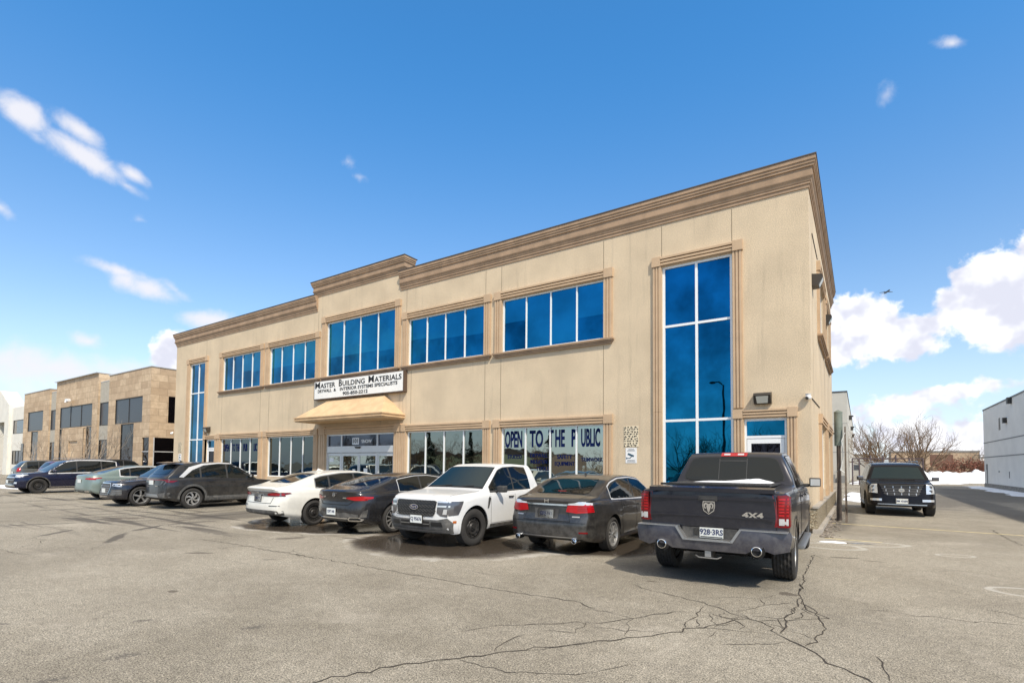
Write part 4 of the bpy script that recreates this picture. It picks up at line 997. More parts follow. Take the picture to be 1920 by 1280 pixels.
# ram's-head shield
sh = [(-.078, .085), (.078, .085), (.085, .02), (.07, -.05), (0, -.10), (-.07, -.05), (-.085, .02)]
bz = 1.085
MB().prism([(y, z + bz) for y, z in sh], X0 - .024, X0 - .01, 'x').build('emblem', M['chrome'], tg)
MB().prism([(y * .86, z * .86 + bz) for y, z in sh], X0 - .027, X0 - .022, 'x').build('emblem_ground', M['steelrim'], tg)
hd = MB()
hd.prism([(y, z + bz) for y, z in ((-.022, .05), (.022, .05), (.03, .01), (.014, -.05), (0, -.075), (-.014, -.05), (-.03, .01))], X0 - .033, X0 - .026, 'x')
for s_ in (1, -1):
    pts = [(s_ * y, z) for y, z in ((.012, .055), (.04, .066), (.066, .045), (.066, .005), (.046, -.022), (.034, -.01), (.048, .01), (.046, .032), (.034, .04), (.012, .03))]
    hd.prism([(y, z + bz) for y, z in pts], X0 - .032, X0 - .026, 'x')
hd.build('emblem_head', M['chrome'], tg)
c.badge_text('rear', -.56, 1.0, '4X4', .10, 'chrome', .004, 1.5, .006, .02, 'drive_badge')
# rear lamps
for sg_ in (1, -1):
    t = c.decal('tail_light', 'rear', [(sg_ * .855, .86), (sg_ * .985, .86), (sg_ * .985, 1.25), (sg_ * .95, 1.28), (sg_ * .855, 1.28)], 'darkred', .014, step=.05)
    c.decal('lamp_side', 'L' if sg_ > 0 else 'R', [(.15, .86), (.28, .88), (.30, 1.2), (.26, 1.27), (.15, 1.28)], 'darkred', .012, parent=t)
    for k in range(6): c.decal('lamp_bar', 'rear', [(sg_ * .868, 1.005 + k * .042), (sg_ * .968, 1.005 + k * .042), (sg_ * .968, 1.031 + k * .042), (sg_ * .868, 1.031 + k * .042)], 'red', .020, parent=t)
    c.decal('reverse_lamp', 'rear', [(sg_ * .87, .89), (sg_ * .965, .89), (sg_ * .965, .975), (sg_ * .87, .975)], 'clear', .020, parent=t)
# bumper with dropped centre step
Xb = -c.L / 2
bp = MB()
out = [(-.985, .80), (-.40, .80), (-.30, .645), (.30, .645), (.40, .80), (.985, .80), (1.0, .74), (.97, .56), (.80, .52), (.72, .55), (.55, .55), (.47, .50), (-.47, .50), (-.55, .55), (-.72, .55), (-.80, .52), (-.97, .56), (-1.0, .74)]
def bumper_mesh(poly, xb, depth, wrap):
    bm = bmesh.new(); vs = [bm.verts.new((a, b, 0)) for a, b in poly]
    for t in tessellate_polygon([[Vector((a, b, 0)) for a, b in poly]]):
        try: bm.faces.new([vs[i] for i in t])
        except Exception: pass
    for ax, st_ in ((0, .08), (1, .06)):
        q = -1.2
        while q < 1.2:
            co = [0, 0, 0]; co[ax] = q; no = [0, 0, 0]; no[ax] = 1
            bmesh.ops.bisect_plane(bm, geom=bm.verts[:] + bm.edges[:] + bm.faces[:], dist=1e-5, plane_co=co, plane_no=no); q += st_
    r = bmesh.ops.extrude_face_region(bm, geom=bm.faces[:]); ex = [g for g in r['geom'] if isinstance(g, bmesh.types.BMVert)]; exs = set(ex)
    for v in bm.verts:
        y, z = v.co.x, v.co.y; cv = wrap * max(0, (abs(y) - .55) / .45) ** 2.2; bul = .02 * math.cos((z - .66) * 8)
        y *= 1.025; v.co = (xb + cv - bul, y, z) if v not in exs else (xb + depth, y * (1 if True else 1), z)
    bmesh.ops.recalc_face_normals(bm, faces=bm.faces)
    for f in bm.faces: f.smooth = True
    for e in bm.edges:
        if len(e.link_faces) == 2 and e.calc_face_angle(0) > R(35): e.smooth = False
    me = bpy.data.meshes.new('rear_bumper'); bm.to_mesh(me); bm.free(); return me
me = bumper_mesh(out, Xb + .01, .16, .12); me.materials.append(paint('bumper_paint', (.055, .055, .075), .35, .5, dust=.5, coat=.2))
bo = bpy.data.objects.new('rear_bumper', me); COL.objects.link(bo); bo.parent = c.root
sp_ = MB(); sp_.box(Xb + .0, Xb + .17, -.98, -.40, .802, .815); sp_.box(Xb + .0, Xb + .17, .40, .98, .802, .815); sp_.box(Xb + .02, Xb + .17, -.31, .31, .635, .648)
sp_.build('bumper_step', M['satin'], bo)
rc = MB(); rc.box(Xb + .10, Xb + .15, -.36, .36, .64, .80); rc.build('plate_recess', M['plastic'], bo)
fm_ = MB()
for s_ in (1, -1): fm_.prism([(s_ * .395, .80), (s_ * .43, .80), (s_ * .325, .63), (s_ * .295, .645)], Xb - .03, Xb + .10, 'x')
fm_.prism([(-.32, .63), (.32, .63), (.30, .65), (-.30, .65)], Xb - .03, Xb + .10, 'x'); fm_.build('step_frame', M['satin'], bo)
MB().box(Xb + .085, Xb + .095, -.19, .12, .665, .805).build('licence_plate', mat('ram_plate', (.62, .64, .62), .5, amt=.12, scale=6), c.root)
text('plate_characters', '928\u00b73RS', .105, M['plate_blue'], c.root, Matrix.Translation((Xb + .083, -.035, .742)) @ Matrix.Rotation(R(-90), 4, 'Z') @ Matrix.Rotation(R(90), 4, 'X'), .002, .001, sx=.88)
MB().box(Xb + .083, Xb + .086, -.18, .11, .672, .684).build('plate_strip', M['ink'], c.root)
mb = MB(); mb.box(Xb + .088, Xb + .10, .14, .20, .70, .79); mb.lathe([(.022, 0), (.022, .012), (.0001, .012)], 14, 'x', (Xb + .085, .17, .76), closed=True); mb.lathe([(.018, 0), (.018, .012), (.0001, .012)], 14, 'x', (Xb + .085, .17, .72), closed=True); mb.build('trailer_socket', M['dark'], bo)
for s_ in (1, -1):
    pipe(c, s_ * .62, .545, .066, -.035)
    MB().prism([(s_ * .62 + .10 * math.cos(R(a)), .545 + .10 * math.sin(R(a))) for a in range(0, 360, 20)], Xb + .0, Xb + .012, 'x').build('exhaust_recess', M['well'], bo)
ht = MB(); ht.box(Xb + .05, Xb + .25, -.055, .055, .40, .50); ht.build('tow_receiver', M['dark'], c.root)
ht = MB(); ht.prism([(-.04, .41), (.04, .41), (.04, .49), (-.04, .49)], Xb + .03, Xb + .05, 'x'); ht.tube([(Xb + .06, -.17, .42), (Xb + .03, -.12, .395), (Xb + .03, .12, .395), (Xb + .06, .17, .42)], .009); ht.build('tow_hook', M['satin'], c.root)
MB().box(Xb + 1.1, Xb + 1.4, -.7, .7, .30, .42).cyl((Xb + 1.24, 0, .36), (Xb + 1.24, 0, .40), .16, .16, 16).box(Xb + .3, Xb + 5.2, -.45, -.36, .42, .54).box(Xb + .3, Xb + 5.2, .36, .45, .42, .54).box(Xb + 1.9, Xb + 3.2, .0, .3, .36, .52).box(Xb + 4.4, Xb + 5.3, -.72, .72, .28, .5).build('axle_and_frame', M['well'], c.root)
# glass
c.decal('rear_window_gap', 'rear', [(-.83, 1.40), (.83, 1.40), (.68, 1.825), (-.68, 1.825)], 'grille_black', .004, rnd=2)
rw_ = c.decal('rear_window', 'rear', [(-.805, 1.41), (.805, 1.41), (.66, 1.812), (-.66, 1.812)], 'carglass', .009, rnd=2)
for y_ in (-.22, .22): c.decal('divider', 'rear', rect(y_ - .007, y_ + .007, 1.43, 1.79), 'plastic', .012, parent=rw_)
c.decal('divider', 'rear', rect(-.22, .22, 1.745, 1.76), 'plastic', .012, parent=rw_)
hl = c.decal('high_brake_light', 'rear', rect(-.21, .21, 1.825, 1.885), 'red', .014)
for y_ in (-.11, .11): c.decal('brake_light_lens', 'rear', rect(y_ - .05, y_ + .05, 1.84, 1.868), 'clear', .018, parent=hl)
c.decal('windscreen', 'top', [(4.47, -.74), (4.47, .74), (3.77, .60), (3.77, -.60)], 'carglass', .006)
c.dlo(2.28, 4.40, (3.15,), m=.05, b=.02)
c.door(3.18, 4.32, .55); c.door(2.22, 3.16, .55, cut=None)
c.mirror(4.10, 1.36, M['plastic'], .20, .20, .12, .12)
for axx in c.ax: arch(c, axx, P_RAM, .05, .02)
ms = MB()
for s_ in (1, -1):
    ms = MB(); ms.prism([(s_ * .96, .37), (s_ * 1.05, .36), (s_ * 1.07, .38), (s_ * 1.05, .41), (s_ * .96, .41)], Xb + 1.95, Xb + 4.05, 'x'); ms.build('running_board', M['satin'], c.root)
MB().box(Xb + .34, Xb + 1.93, -.74, .74, 1.375, 1.398).box(Xb + .34, Xb + .40, -.74, .74, 1.38, 1.408).build('bed_cover', M['plastic'], c.root)
sn = MB(); rn = random.Random(3); G_ = 22; H_ = 10; V_ = []
for i in range(G_ + 1):
    for j in range(H_ + 1):
        y = -.66 + 1.15 * i / G_; x = Xb + 1.30 + .6 * j / H_; e = min(i, G_ - i) / 4; e2 = min(j, H_ - j) / 3
        V_.append((x, y, 1.402 + max(0, min(1, e, e2)) ** .6 * (.015 + .045 * max(0, 1 - abs(y + .42) / .5)) * rn.uniform(.85, 1.1)))
sn.add(V_, [(i * (H_ + 1) + j, (i + 1) * (H_ + 1) + j, (i + 1) * (H_ + 1) + j + 1, i * (H_ + 1) + j + 1) for i in range(G_) for j in range(H_)])
so = sn.build('snow_patch', M['snow'], None, True); so.matrix_world = c.root.matrix_basis.copy(); 
so.location = c.root.location; so.rotation_euler = c.root.rotation_euler; tag(so, 'thin ridge of snow on the bed cover of the dark blue pickup', 'snow')
c.decal('headlight', 'front', [(.55, .80), (.83, .84), (.85, 1.05), (.58, 1.02)], 'clear', .01, True)
c.decal('grille', 'front', [(-.50, .75), (.50, .75), (.52, 1.08), (-.52, 1.08)], 'plastic', .01)
c.plate('front', 0, .58)

# ---- dark grey sedan with chrome bar across the boot
P_AC = paint('dark_grey_paint', (.026, .025, .026), .28, .45, dust=.34)
acc = Car('sedan_car', (-3.90, -4.45), 90.5, 'dark grey salt stained sedan with wrap round red lamps next to the pickup', 'car', 4.86,
    [(0, .99), (.04, 1.03), (.30, 1.07), (.55, 1.09), (1.30, 1.38), (1.75, 1.455), (2.4, 1.468), (2.95, 1.42), (3.75, 1.04), (4.3, .95), (4.72, .84), (4.86, .74)],
    [(0, .94), (.5, 1.00), (1.2, .99), (2.6, .95), (3.75, .92), (4.4, .85), (4.86, .68)], [(0, .82), (.25, .90), (1, .925), (3.7, .925), (4.5, .88), (4.86, .74)], [(0, .30), (.3, .24), (.8, .19), (4.2, .19), (4.86, .22)], .60,
    P_AC, dict(R=.325, ax=(1.12, 3.90), w=.225, style='alloy10', rr=.235), cr=.16, rprof=[(0, .10), (.35, .0), (.62, .0), (.66, .05), (.95, .07), (1.1, .05)])
c = acc
c.decal('rear_window', 'top', [(.60, -.60), (1.42, -.50), (1.42, .50), (.60, .60)], 'carglass', .007, rnd=2)
c.decal('windscreen', 'top', [(3.70, -.70), (3.70, .70), (3.02, .52), (3.02, -.52)], 'carglass_green', .006)
c.dlo(1.12, 3.55, (2.33,), trim='bright_trim')
c.door(2.36, 3.42, .30); c.door(1.55, 2.33, .30, cut=(.12, .25))
for s_ in (1, -1):
    v_ = 'L' if s_ > 0 else 'R'
    t = c.decal('tail_light', 'rear', [(s_ * .40, .80), (s_ * .60, .775), (s_ * .86, .80), (s_ * .90, .93), (s_ * .70, .955), (s_ * .43, .915)], 'red', .012, step=.05)
    c.decal('lamp_top', 'rear', [(s_ * .42, .925), (s_ * .70, .925), (s_ * .88, .925), (s_ * .87, .955), (s_ * .70, .985), (s_ * .45, .955)], 'clear', .016, parent=t)
    for k in range(3): c.decal('lamp_line', 'rear', rect(s_ * .62, s_ * .86, .83 + k * .03, .836 + k * .03), 'darkred', .017, parent=t)
    pipe(c, s_ * .60, .29, .052, -.01)
    c.decal('reflector', 'rear', rect(s_ * .66, s_ * .80, .42, .45), 'darkred', .01)
c.decal('boot_chrome_bar', 'rear', [(-.42, .905), (.42, .905), (.42, .935), (-.42, .935)], 'chrome', .02)
c.decal('boot_gap', 'rear', [(-.50, .62), (.50, .62), (.44, .78), (.43, .79), (.49, .632), (-.49, .632), (-.43, .79), (-.44, .78)], 'seam', .006)
c.decal('plate_recess', 'rear', [(-.24, .66), (.24, .66), (.26, .85), (-.26, .85)], 'plastic', .004)
c.plate('rear', 0, .755, 'CSTJ 111', size=.08, frame='dark', push=.01)
mb = MB(); X = c.at('rear', 0, .99).x - .01
for a_, b_, d_, e_ in ((-.045, -.030, .955, 1.025), (.030, .045, .955, 1.025), (-.03, .03, .982, .996)): mb.box(X - .012, X, a_, b_, d_, e_)
mb.build('emblem', M['chrome'], c.root)
c.decal('bumper_chrome', 'rear', [(-.62, .335), (.62, .335), (.62, .35), (-.62, .35)], 'satin', .01)
c.decal('bumper_line', 'rear', [(-.85, .60), (.85, .60), (.85, .608), (-.85, .608)], 'seam', .004)
c.mirror(3.42, 1.0, P_AC, .17, .12)
MB().prism([(-.62, 1.462), (-.72, 1.455), (-.70, 1.50)], -.012, .012, 'y').build('roof_fin', P_AC, c.root)
c.decal('headlight', 'front', [(.45, .62), (.80, .66), (.82, .76), (.5, .72)], 'clear', .01, True); c.decal('grille', 'front', [(-.42, .50), (.42, .50), (.44, .70), (-.44, .70)], 'plastic', .01)

for s_ in (1, -1): c.decal('boot_gap', 'top', [(.14, s_ * .60), (.60, s_ * .66), (.60, s_ * .653), (.14, s_ * .593)], 'seam', .003)
c.decal('high_brake_light', 'top', [(.66, -.09), (.70, -.09), (.70, .09), (.66, .09)], 'darkred', .010)
for s_ in (1, -1): c.decal('badge', 'rear', rect(s_ * .52, s_ * .66, .70, .725), 'satin', .008)
# ---- white compact pickup, nose out
P_W = paint('white_paint', (.70, .71, .72), .3, 0, dust=.12)
P_W2 = paint('white_pearl_paint', (.74, .73, .68), .3, 0, dust=.22)
mav = Car('pickup_truck', (-6.46, -5.22), -89, 'white compact crew cab pickup parked nose out with black honeycomb grille', 'pickup truck', 4.97,
    [(0, 1.10), (.05, 1.13), (1.50, 1.14), (1.53, 1.16), (1.60, 1.58), (1.68, 1.655), (2.4, 1.685), (2.85, 1.665), (3.08, 1.60), (3.74, 1.15), (3.9, 1.105), (4.75, 1.045), (4.9, 1.01), (4.97, .965)],
    [(0, 1.07), (1.6, 1.09), (2.2, 1.07), (3.7, 1.045), (4.4, 1.01), (4.97, .93)], [(0, .86), (.3, .90), (1, .92), (4.3, .92), (4.75, .87), (4.97, .77)], [(0, .45), (.4, .36), (4.6, .30), (4.8, .27), (4.97, .28)], .64,
    P_W, dict(R=.375, ax=(1.11, 4.17), w=.235, style='steel', rr=.225, steer=-6), side=SIDE_BOX, crown=.022, cf=.20, cr=.06, fprof=[(0, .22), (.25, .12), (.42, .0), (.8, .0), (.95, .03), (1.1, .08)], rt=.035, a=.8, Hc=.6, group='pickup trucks parked in front of the office building')
c = mav
c.decal('windscreen_edge', 'top', [(3.76, -.78), (3.76, .78), (3.06, .62), (3.06, -.62)], 'grille_black', .004)
c.decal('windscreen', 'top', [(3.70, -.745), (3.70, .745), (3.09, .60), (3.09, -.60)], 'carglass_green', .008)
c.dlo(1.92, 3.60, (2.66,), m=.065, b=.015)
c.door(2.69, 3.62, .42, hm=M['plastic']); c.door(1.84, 2.66, .42, hm=M['plastic'])
c.decal('rear_window', 'rear', [(-.6, 1.2), (.6, 1.2), (.52, 1.58), (-.52, 1.58)], 'carglass', .008)
gr = c.decal('grille', 'front', [(-.50, .68), (-.44, .62), (.44, .62), (.50, .68), (.53, .91), (.48, .935), (-.48, .935), (-.53, .91)], 'grille_black', .012)
hx = MB(); rn = random.Random(1)
for r_ in range(4):
    for q in range(12):
        y = -.49 + .085 * q + (r_ % 2) * .042; z = .655 + r_ * .082
        if abs(y) > .49: continue
        p_ = c.at('front', y, z, .016); k = .030
        pts = [(y + k * 1.4, z), (y, z + k), (y - k * 1.4, z), (y, z - k)]
        for a_, b_ in zip(pts, pts[1:] + pts[:1]): hx.cyl((p_.x, a_[0], a_[1]), (p_.x, b_[0], b_[1]), .006, .006, 4)
hx.build('grille_mesh', M['greyplastic'], gr)
p_ = c.at('front', 0, .80, .03)
mb = MB(); mb.prism([(.115 * math.cos(R(a)), .80 + .055 * math.sin(R(a))) for a in range(0, 360, 15)], p_.x - .01, p_.x + .012, 'x'); e_ = mb.build('emblem', M['chrome'], gr)
MB().prism([(.10 * math.cos(R(a)), .80 + .042 * math.sin(R(a))) for a in range(0, 360, 15)], p_.x + .012, p_.x + .015, 'x').build('emblem_field', M['plate_blue'], gr)
text('emblem_lettering', 'Ford', .075, M['chrome'], gr, Matrix.Translation((p_.x + .018, 0, .802)) @ Matrix.Rotation(R(90), 4, 'Z') @ Matrix.Rotation(R(90), 4, 'X'), .002, .001)
for s_ in (1, -1):
    h_ = c.decal('headlight', 'front', [(s_ * .54, .70), (s_ * .62, .64), (s_ * .75, .62), (s_ * .79, .92), (s_ * .55, .925)], 'lampdark', .012, step=.05)
    c.decal('lamp_side', 'L' if s_ > 0 else 'R', [(4.66, .66), (4.52, .92), (4.88, .92), (4.88, .64)], 'lampdark', .010, parent=h_)
    c.decal('lamp_strip', 'front', [(s_ * .545, .81), (s_ * .78, .81), (s_ * .78, .84), (s_ * .545, .84)], 'clear', .018, parent=h_)
    c.decal('lamp_strip', 'front', [(s_ * .545, .895), (s_ * .78, .895), (s_ * .78, .92), (s_ * .545, .92)], 'clear', .018, parent=h_)
    c.decal('lamp_reflector', 'front', [(s_ * .66, .67), (s_ * .74, .67), (s_ * .75, .77), (s_ * .68, .77)], 'clear', .018, parent=h_)
    c.decal('fog_lamp_recess', 'front', [(s_ * .42, .44), (s_ * .66, .44), (s_ * .64, .52), (s_ * .42, .52)], 'grille_black', .022)
    c.decal('side_marker', 'L' if s_ > 0 else 'R', rect(4.70, 4.77, .50, .545), 'amber', .012)
    c.decal('fender_vent', 'L' if s_ > 0 else 'R', [(3.76, .74), (3.71, .74), (3.63, .94), (3.68, .98), (3.72, .94)], 'plastic', .010)
c.decal('lower_bumper', 'front', [(-.82, .50), (-.75, .60), (-.55, .56), (.55, .56), (.75, .60), (.82, .50), (.80, .30), (-.80, .30)], 'greyplastic', .012)
c.decal('lower_intake', 'front', rect(-.38, .38, .42, .53), 'grille_black', .018); c.decal('intake_bar', 'front', rect(-.38, .38, .47, .485), 'satin', .024)
c.decal('skid_strip', 'front', rect(-.7, .7, .335, .355), 'satin', .018)
c.plate('front', .06, .56, 'CJ 95676', push=.02, frame='dark')
for axx in c.ax: arch(c, axx, P_W, .05, .014)
c.decal('sill_trim', 'L', rect(1.60, 3.66, .34, .40), 'plastic', .008, True)
c.mirror(3.38, 1.12, M['plastic'], .22, .17)
for s_ in (1, -1):
    mb = MB(); mb.tube([(3.76 - c.L / 2 + .01, s_ * .3 - .3, 1.165), (3.70 - c.L / 2, s_ * .3 + .2, 1.20)], .008); mb.build('wiper', M['dark'], c.root)
MB().box(-c.L / 2 + .1, -c.L / 2 + 1.48, -.74, .74, 1.13, 1.16).build('bed_cover', M['plastic'], c.root)

for s_ in (1, -1): c.decal('hood_gap', 'top', [(3.85, s_ * .775), (4.86, s_ * .70), (4.86, s_ * .692), (3.85, s_ * .767)], 'seam', .003)
c.decal('hood_crease', 'top', [(3.95, .36), (4.80, .33), (4.80, .315), (3.95, .345)], P_W, .010, True)
# ---- nearly black fastback coupe
P_C = paint('graphite_paint', (.022, .023, .028), .25, .5, dust=.16)
cle = Car('coupe_car', (-9.22, -5.10), 90, 'graphite black coupe with sloping roof seen from behind, between the two white vehicles', 'car', 4.85,
    [(0, 1.0), (.03, 1.035), (.22, 1.06), (.45, 1.10), (1.35, 1.345), (1.9, 1.415), (2.4, 1.425), (2.95, 1.36), (3.8, 1.01), (4.4, .93), (4.72, .82), (4.85, .72)],
    [(0, .95), (.5, .97), (1.4, .96), (2.6, .93), (3.8, .91), (4.4, .85), (4.85, .66)], [(0, .80), (.25, .90), (.9, .935), (1.6, .925), (3.7, .925), (4.5, .88), (4.85, .74)], [(0, .34), (.3, .26), (.8, .2), (4.2, .19), (4.85, .22)], .58,
    P_C, dict(R=.34, ax=(1.06, 3.92), w=.25, style='alloy10', rr=.245), cr=.26, rprof=[(0, .12), (.35, .02), (.55, 0), (.8, .04), (.93, .02), (1.05, .0)])
c = cle
c.decal('rear_window', 'top', [(.56, -.56), (1.45, -.46), (1.45, .46), (.56, .56)], 'carglass', .007, rnd=2)
c.decal('windscreen', 'top', [(3.72, -.68), (3.72, .68), (3.02, .50), (3.02, -.50)], 'carglass', .006)
c.dlo(1.28, 3.50, (2.05,), trim='bright_trim', tw=.022); c.door(2.02, 3.42, .28)
for s_ in (1, -1):
    t = c.decal('tail_light', 'rear', [(s_ * .38, .845), (s_ * .60, .80), (s_ * .86, .80), (s_ * .89, .86), (s_ * .78, .905), (s_ * .50, .88), (s_ * .38, .862)], 'red', .012, step=.05, rnd=2)
    c.decal('lamp_side', 'L' if s_ > 0 else 'R', [(.16, .80), (.42, .84), (.44, .88), (.16, .90)], 'red', .010, parent=t)
    c.decal('bumper_vent', 'rear', [(s_ * .74, .42), (s_ * .88, .42), (s_ * .86, .60), (s_ * .80, .56)], 'plastic', .008)
    c.decal('exhaust_trim', 'rear', [(s_ * .48, .34), (s_ * .76, .34), (s_ * .80, .38), (s_ * .74, .42), (s_ * .52, .42), (s_ * .46, .38)], 'chrome', .016)
    c.decal('exhaust_opening', 'rear', [(s_ * .52, .355), (s_ * .74, .355), (s_ * .765, .38), (s_ * .72, .405), (s_ * .54, .405), (s_ * .50, .38)], 'well', .022)
c.decal('diffuser', 'rear', [(-.70, .30), (.70, .30), (.72, .48), (.40, .52), (-.40, .52), (-.72, .48)], 'plastic', .006)
c.decal('diffuser_bar', 'rear', [(-.46, .375), (.46, .375), (.46, .40), (-.46, .40)], 'chrome', .016)
c.decal('boot_gap', 'rear', [(-.60, .80), (-.45, .70), (.45, .70), (.60, .80), (.605, .79), (.45, .685), (-.45, .685), (-.605, .79)], 'seam', .006)
c.plate('rear', .05, .53, 'CSFT 045', size=.08, push=.015)
p_ = c.at('rear', 0, .92, .008)
mb = MB(); mb.lathe([(.042, 0), (.05, 0), (.05, .008), (.042, .008)], 24, 'x', (p_.x - .012, 0, .92), closed=True)
for a_ in (90, 210, 330): mb.cyl((p_.x - .008, 0, .92), (p_.x - .008, .044 * math.cos(R(a_)), .92 + .044 * math.sin(R(a_))), .007, .002, 6)
mb.build('emblem', M['chrome'], c.root)
c.badge_text('rear', .42, .86, 'CLE 300', .045, out=.02, name='model_badge'); c.badge_text('rear', -.36, .85, '4MATIC', .035, out=.02, name='model_badge')
c.mirror(3.35, .98, P_C, .16, .12)
c.decal('headlight', 'front', [(.45, .60), (.80, .64), (.82, .74), (.5, .70)], 'clear', .01, True); c.decal('grille', 'front', [(-.42, .40), (.42, .40), (.40, .66), (-.40, .66)], 'plastic', .01)

# ---- white fastback sedan
wac = Car('sedan_car', (-11.93, -5.27), 87.5, 'white fastback sedan on black steel wheels seen from behind', 'car', 4.97,
    [(0, 1.0), (.03, 1.03), (.30, 1.06), (.50, 1.10), (1.35, 1.36), (2.0, 1.44), (2.6, 1.452), (3.1, 1.39), (3.95, 1.0), (4.5, .90), (4.85, .80), (4.97, .70)],
    [(0, .95), (.5, 1.0), (1.4, .97), (2.8, .93), (3.9, .90), (4.5, .84), (4.97, .64)], [(0, .82), (.25, .90), (.9, .93), (3.9, .93), (4.6, .88), (4.97, .76)], [(0, .33), (.3, .26), (.8, .19), (4.3, .19), (4.97, .22)], .60,
    P_W2, dict(R=.33, ax=(1.10, 3.93), w=.225, style='steel16', rr=.22), cr=.18, rprof=[(0, .12), (.4, .0), (.62, .0), (.66, .04), (.9, .06), (.98, .0), (1.1, .02)])
c = wac
c.decal('rear_window', 'top', [(.58, -.60), (1.42, -.48), (1.42, .48), (.58, .60)], 'carglass', .007, rnd=2)
c.decal('windscreen', 'top', [(3.86, -.70), (3.86, .70), (3.16, .52), (3.16, -.52)], 'carglass', .006)
c.dlo(1.16, 3.62, (1.58, 2.42), trim='satin'); c.door(2.45, 3.52, .30); c.door(1.62, 2.42, .30, cut=(.12, .22))
tl = c.decal('tail_light', 'rear', [(-.88, .79), (.88, .79), (.90, .88), (.62, .905), (-.62, .905), (-.90, .88)], 'lampdark', .010, step=.05)
for s_ in (1, -1):
    c.decal('lamp_red', 'rear', [(s_ * .42, .80), (s_ * .86, .80), (s_ * .88, .87), (s_ * .60, .89), (s_ * .42, .86)], 'darkred', .015, parent=tl)
    c.decal('lamp_side', 'L' if s_ > 0 else 'R', [(.12, .80), (.44, .86), (.40, .885), (.12, .90)], 'darkred', .010, parent=tl)
    c.decal('lamp_line', 'rear', [(s_ * .52, .83), (s_ * .86, .83), (s_ * .86, .85), (s_ * .52, .85)], 'red', .020, parent=tl)
    c.decal('reflector', 'rear', rect(s_ * .52, s_ * .82, .545, .56), 'ink', .008)
c.decal('boot_gap', 'rear', [(-.62, .77), (-.56, .62), (.56, .62), (.62, .77), (.63, .77), (.57, .61), (-.57, .61), (-.63, .77)], 'seam', .006)
c.decal('plate_recess', 'rear', [(-.22, .66), (.22, .66), (.24, .80), (-.24, .80)], P_W2, .004)
c.plate('rear', .0, .735, 'CXLY 71', size=.08, push=.01, frame='plastic')
mb = MB(); X = c.at('rear', 0, .88, .01).x - .016
for a_, b_, d_, e_ in ((-.036, -.024, .85, .905), (.024, .036, .85, .905), (-.024, .024, .872, .884)): mb.box(X - .01, X, a_, b_, d_, e_)
mb.build('emblem', M['chrome'], c.root)
c.decal('lower_bumper', 'rear', [(-.86, .32), (.86, .32), (.88, .42), (.6, .44), (-.6, .44), (-.88, .42)], 'plastic', .008)
c.decal('sill_trim', 'R', rect(1.5, 3.5, .21, .25), 'plastic', .006, True)
c.mirror(3.50, .97, P_W2, .16, .12)
MB().prism([(-.55, 1.44), (-.78, 1.415), (-.72, 1.50)], -.014, .014, 'y').build('roof_fin', P_W2, c.root)
c.decal('headlight', 'front', [(.45, .60), (.80, .64), (.82, .72), (.5, .68)], 'clear', .01, True); c.decal('grille', 'front', [(-.42, .40), (.42, .40), (.44, .62), (-.44, .62)], 'plastic', .01)

for s_ in (1, -1): c.decal('boot_gap', 'top', [(.14, s_ * .62), (.58, s_ * .66), (.58, s_ * .653), (.14, s_ * .613)], 'seam', .003)
# ---- SUVs
def suv(name, loc, yaw, label, L, H, Wd, pm, wheels, cat='SUV', belt=.98, hood=1.02, rakeF=.75, gc=.24, rear=0.0, rwf=.66, cr=.14, cf=.22, group='cars parked in front of the office building', xh=None, side=SIDE, Hn=.86):
    xc = L - (1.32 if xh is None else xh)
    top = [(0, belt + .03), (.05, belt + .10), (.16 + rear, belt + .20), (.50 + rear, H - .11), (.66 + rear, H - .05), (1.4, H), (2.3, H - .005), (xc - rakeF - .12, H - .06), (xc - rakeF + .05, H - .12), (xc, hood + .04), (xc + .2, hood), (L - .35, hood - .07), (L - .12, Hn + .04), (L, Hn)]
    bl = [(0, belt), (1.0, belt + .02), (xc, belt - .05), (L - .6, belt - .13), (L, Hn - .05)]
    hf = [(0, Wd / 2 - .08), (.3, Wd / 2 - .02), (1.0, Wd / 2), (L - 1.0, Wd / 2), (L - .3, Wd / 2 - .05), (L, Wd / 2 - .15)]
    bt = [(0, gc + .15), (.35, gc + .04), (.8, gc), (L - .8, gc), (L, gc + .04)]
    c = Car(name, loc, yaw, label, cat, L, top, bl, hf, bt, rwf, pm, wheels, cr=cr, cf=cf, group=group, side=side, Hc=H - belt - .03)
    c.xc = xc; c.H = H; c.rakeF = rakeF; c.bz = belt; c.rear = rear
    c.decal('windscreen', 'top', [(xc - .04, -rwf - .06), (xc - .04, rwf + .06), (xc - rakeF + .12, rwf - .08), (xc - rakeF + .12, -rwf + .08)], 'carglass_green', .006)
    return c
P_T = paint('charcoal_paint', (.015, .016, .019), .3, .4, dust=.26)
tuc = suv('suv_car', (-19.6, -4.9), 90, 'charcoal SUV with silver roof arc and swirling alloy wheels seen from its rear corner', 4.63, 1.66, 1.865, P_T, dict(R=.36, ax=(.94, 3.70), w=.235, style='swirl6', rr=.235), belt=1.06, rear=.04)
c = tuc
c.decal('rear_window', 'rear', [(-.60, 1.20), (.60, 1.20), (.50, 1.53), (-.50, 1.53)], 'carglass', .008, rnd=2)
c.dlo(.72, 3.24, (1.22, 2.16), m=.05); c.door(2.2, 3.22, .42, hm=P_T); c.door(1.42, 2.16, .42, cut=(.1, .25), hm=P_T)
arcp = [(.50, 1.12), (.64, 1.10), (.95, 1.36), (1.35, 1.53), (1.9, 1.595), (2.6, 1.575), (3.0, 1.47), (3.35, 1.26), (3.33, 1.28), (2.98, 1.505), (2.6, 1.61), (1.9, 1.63), (1.3, 1.59), (.85, 1.46)]
c.decal('roof_arc', 'L', arcp, 'bright_trim', .012, True)
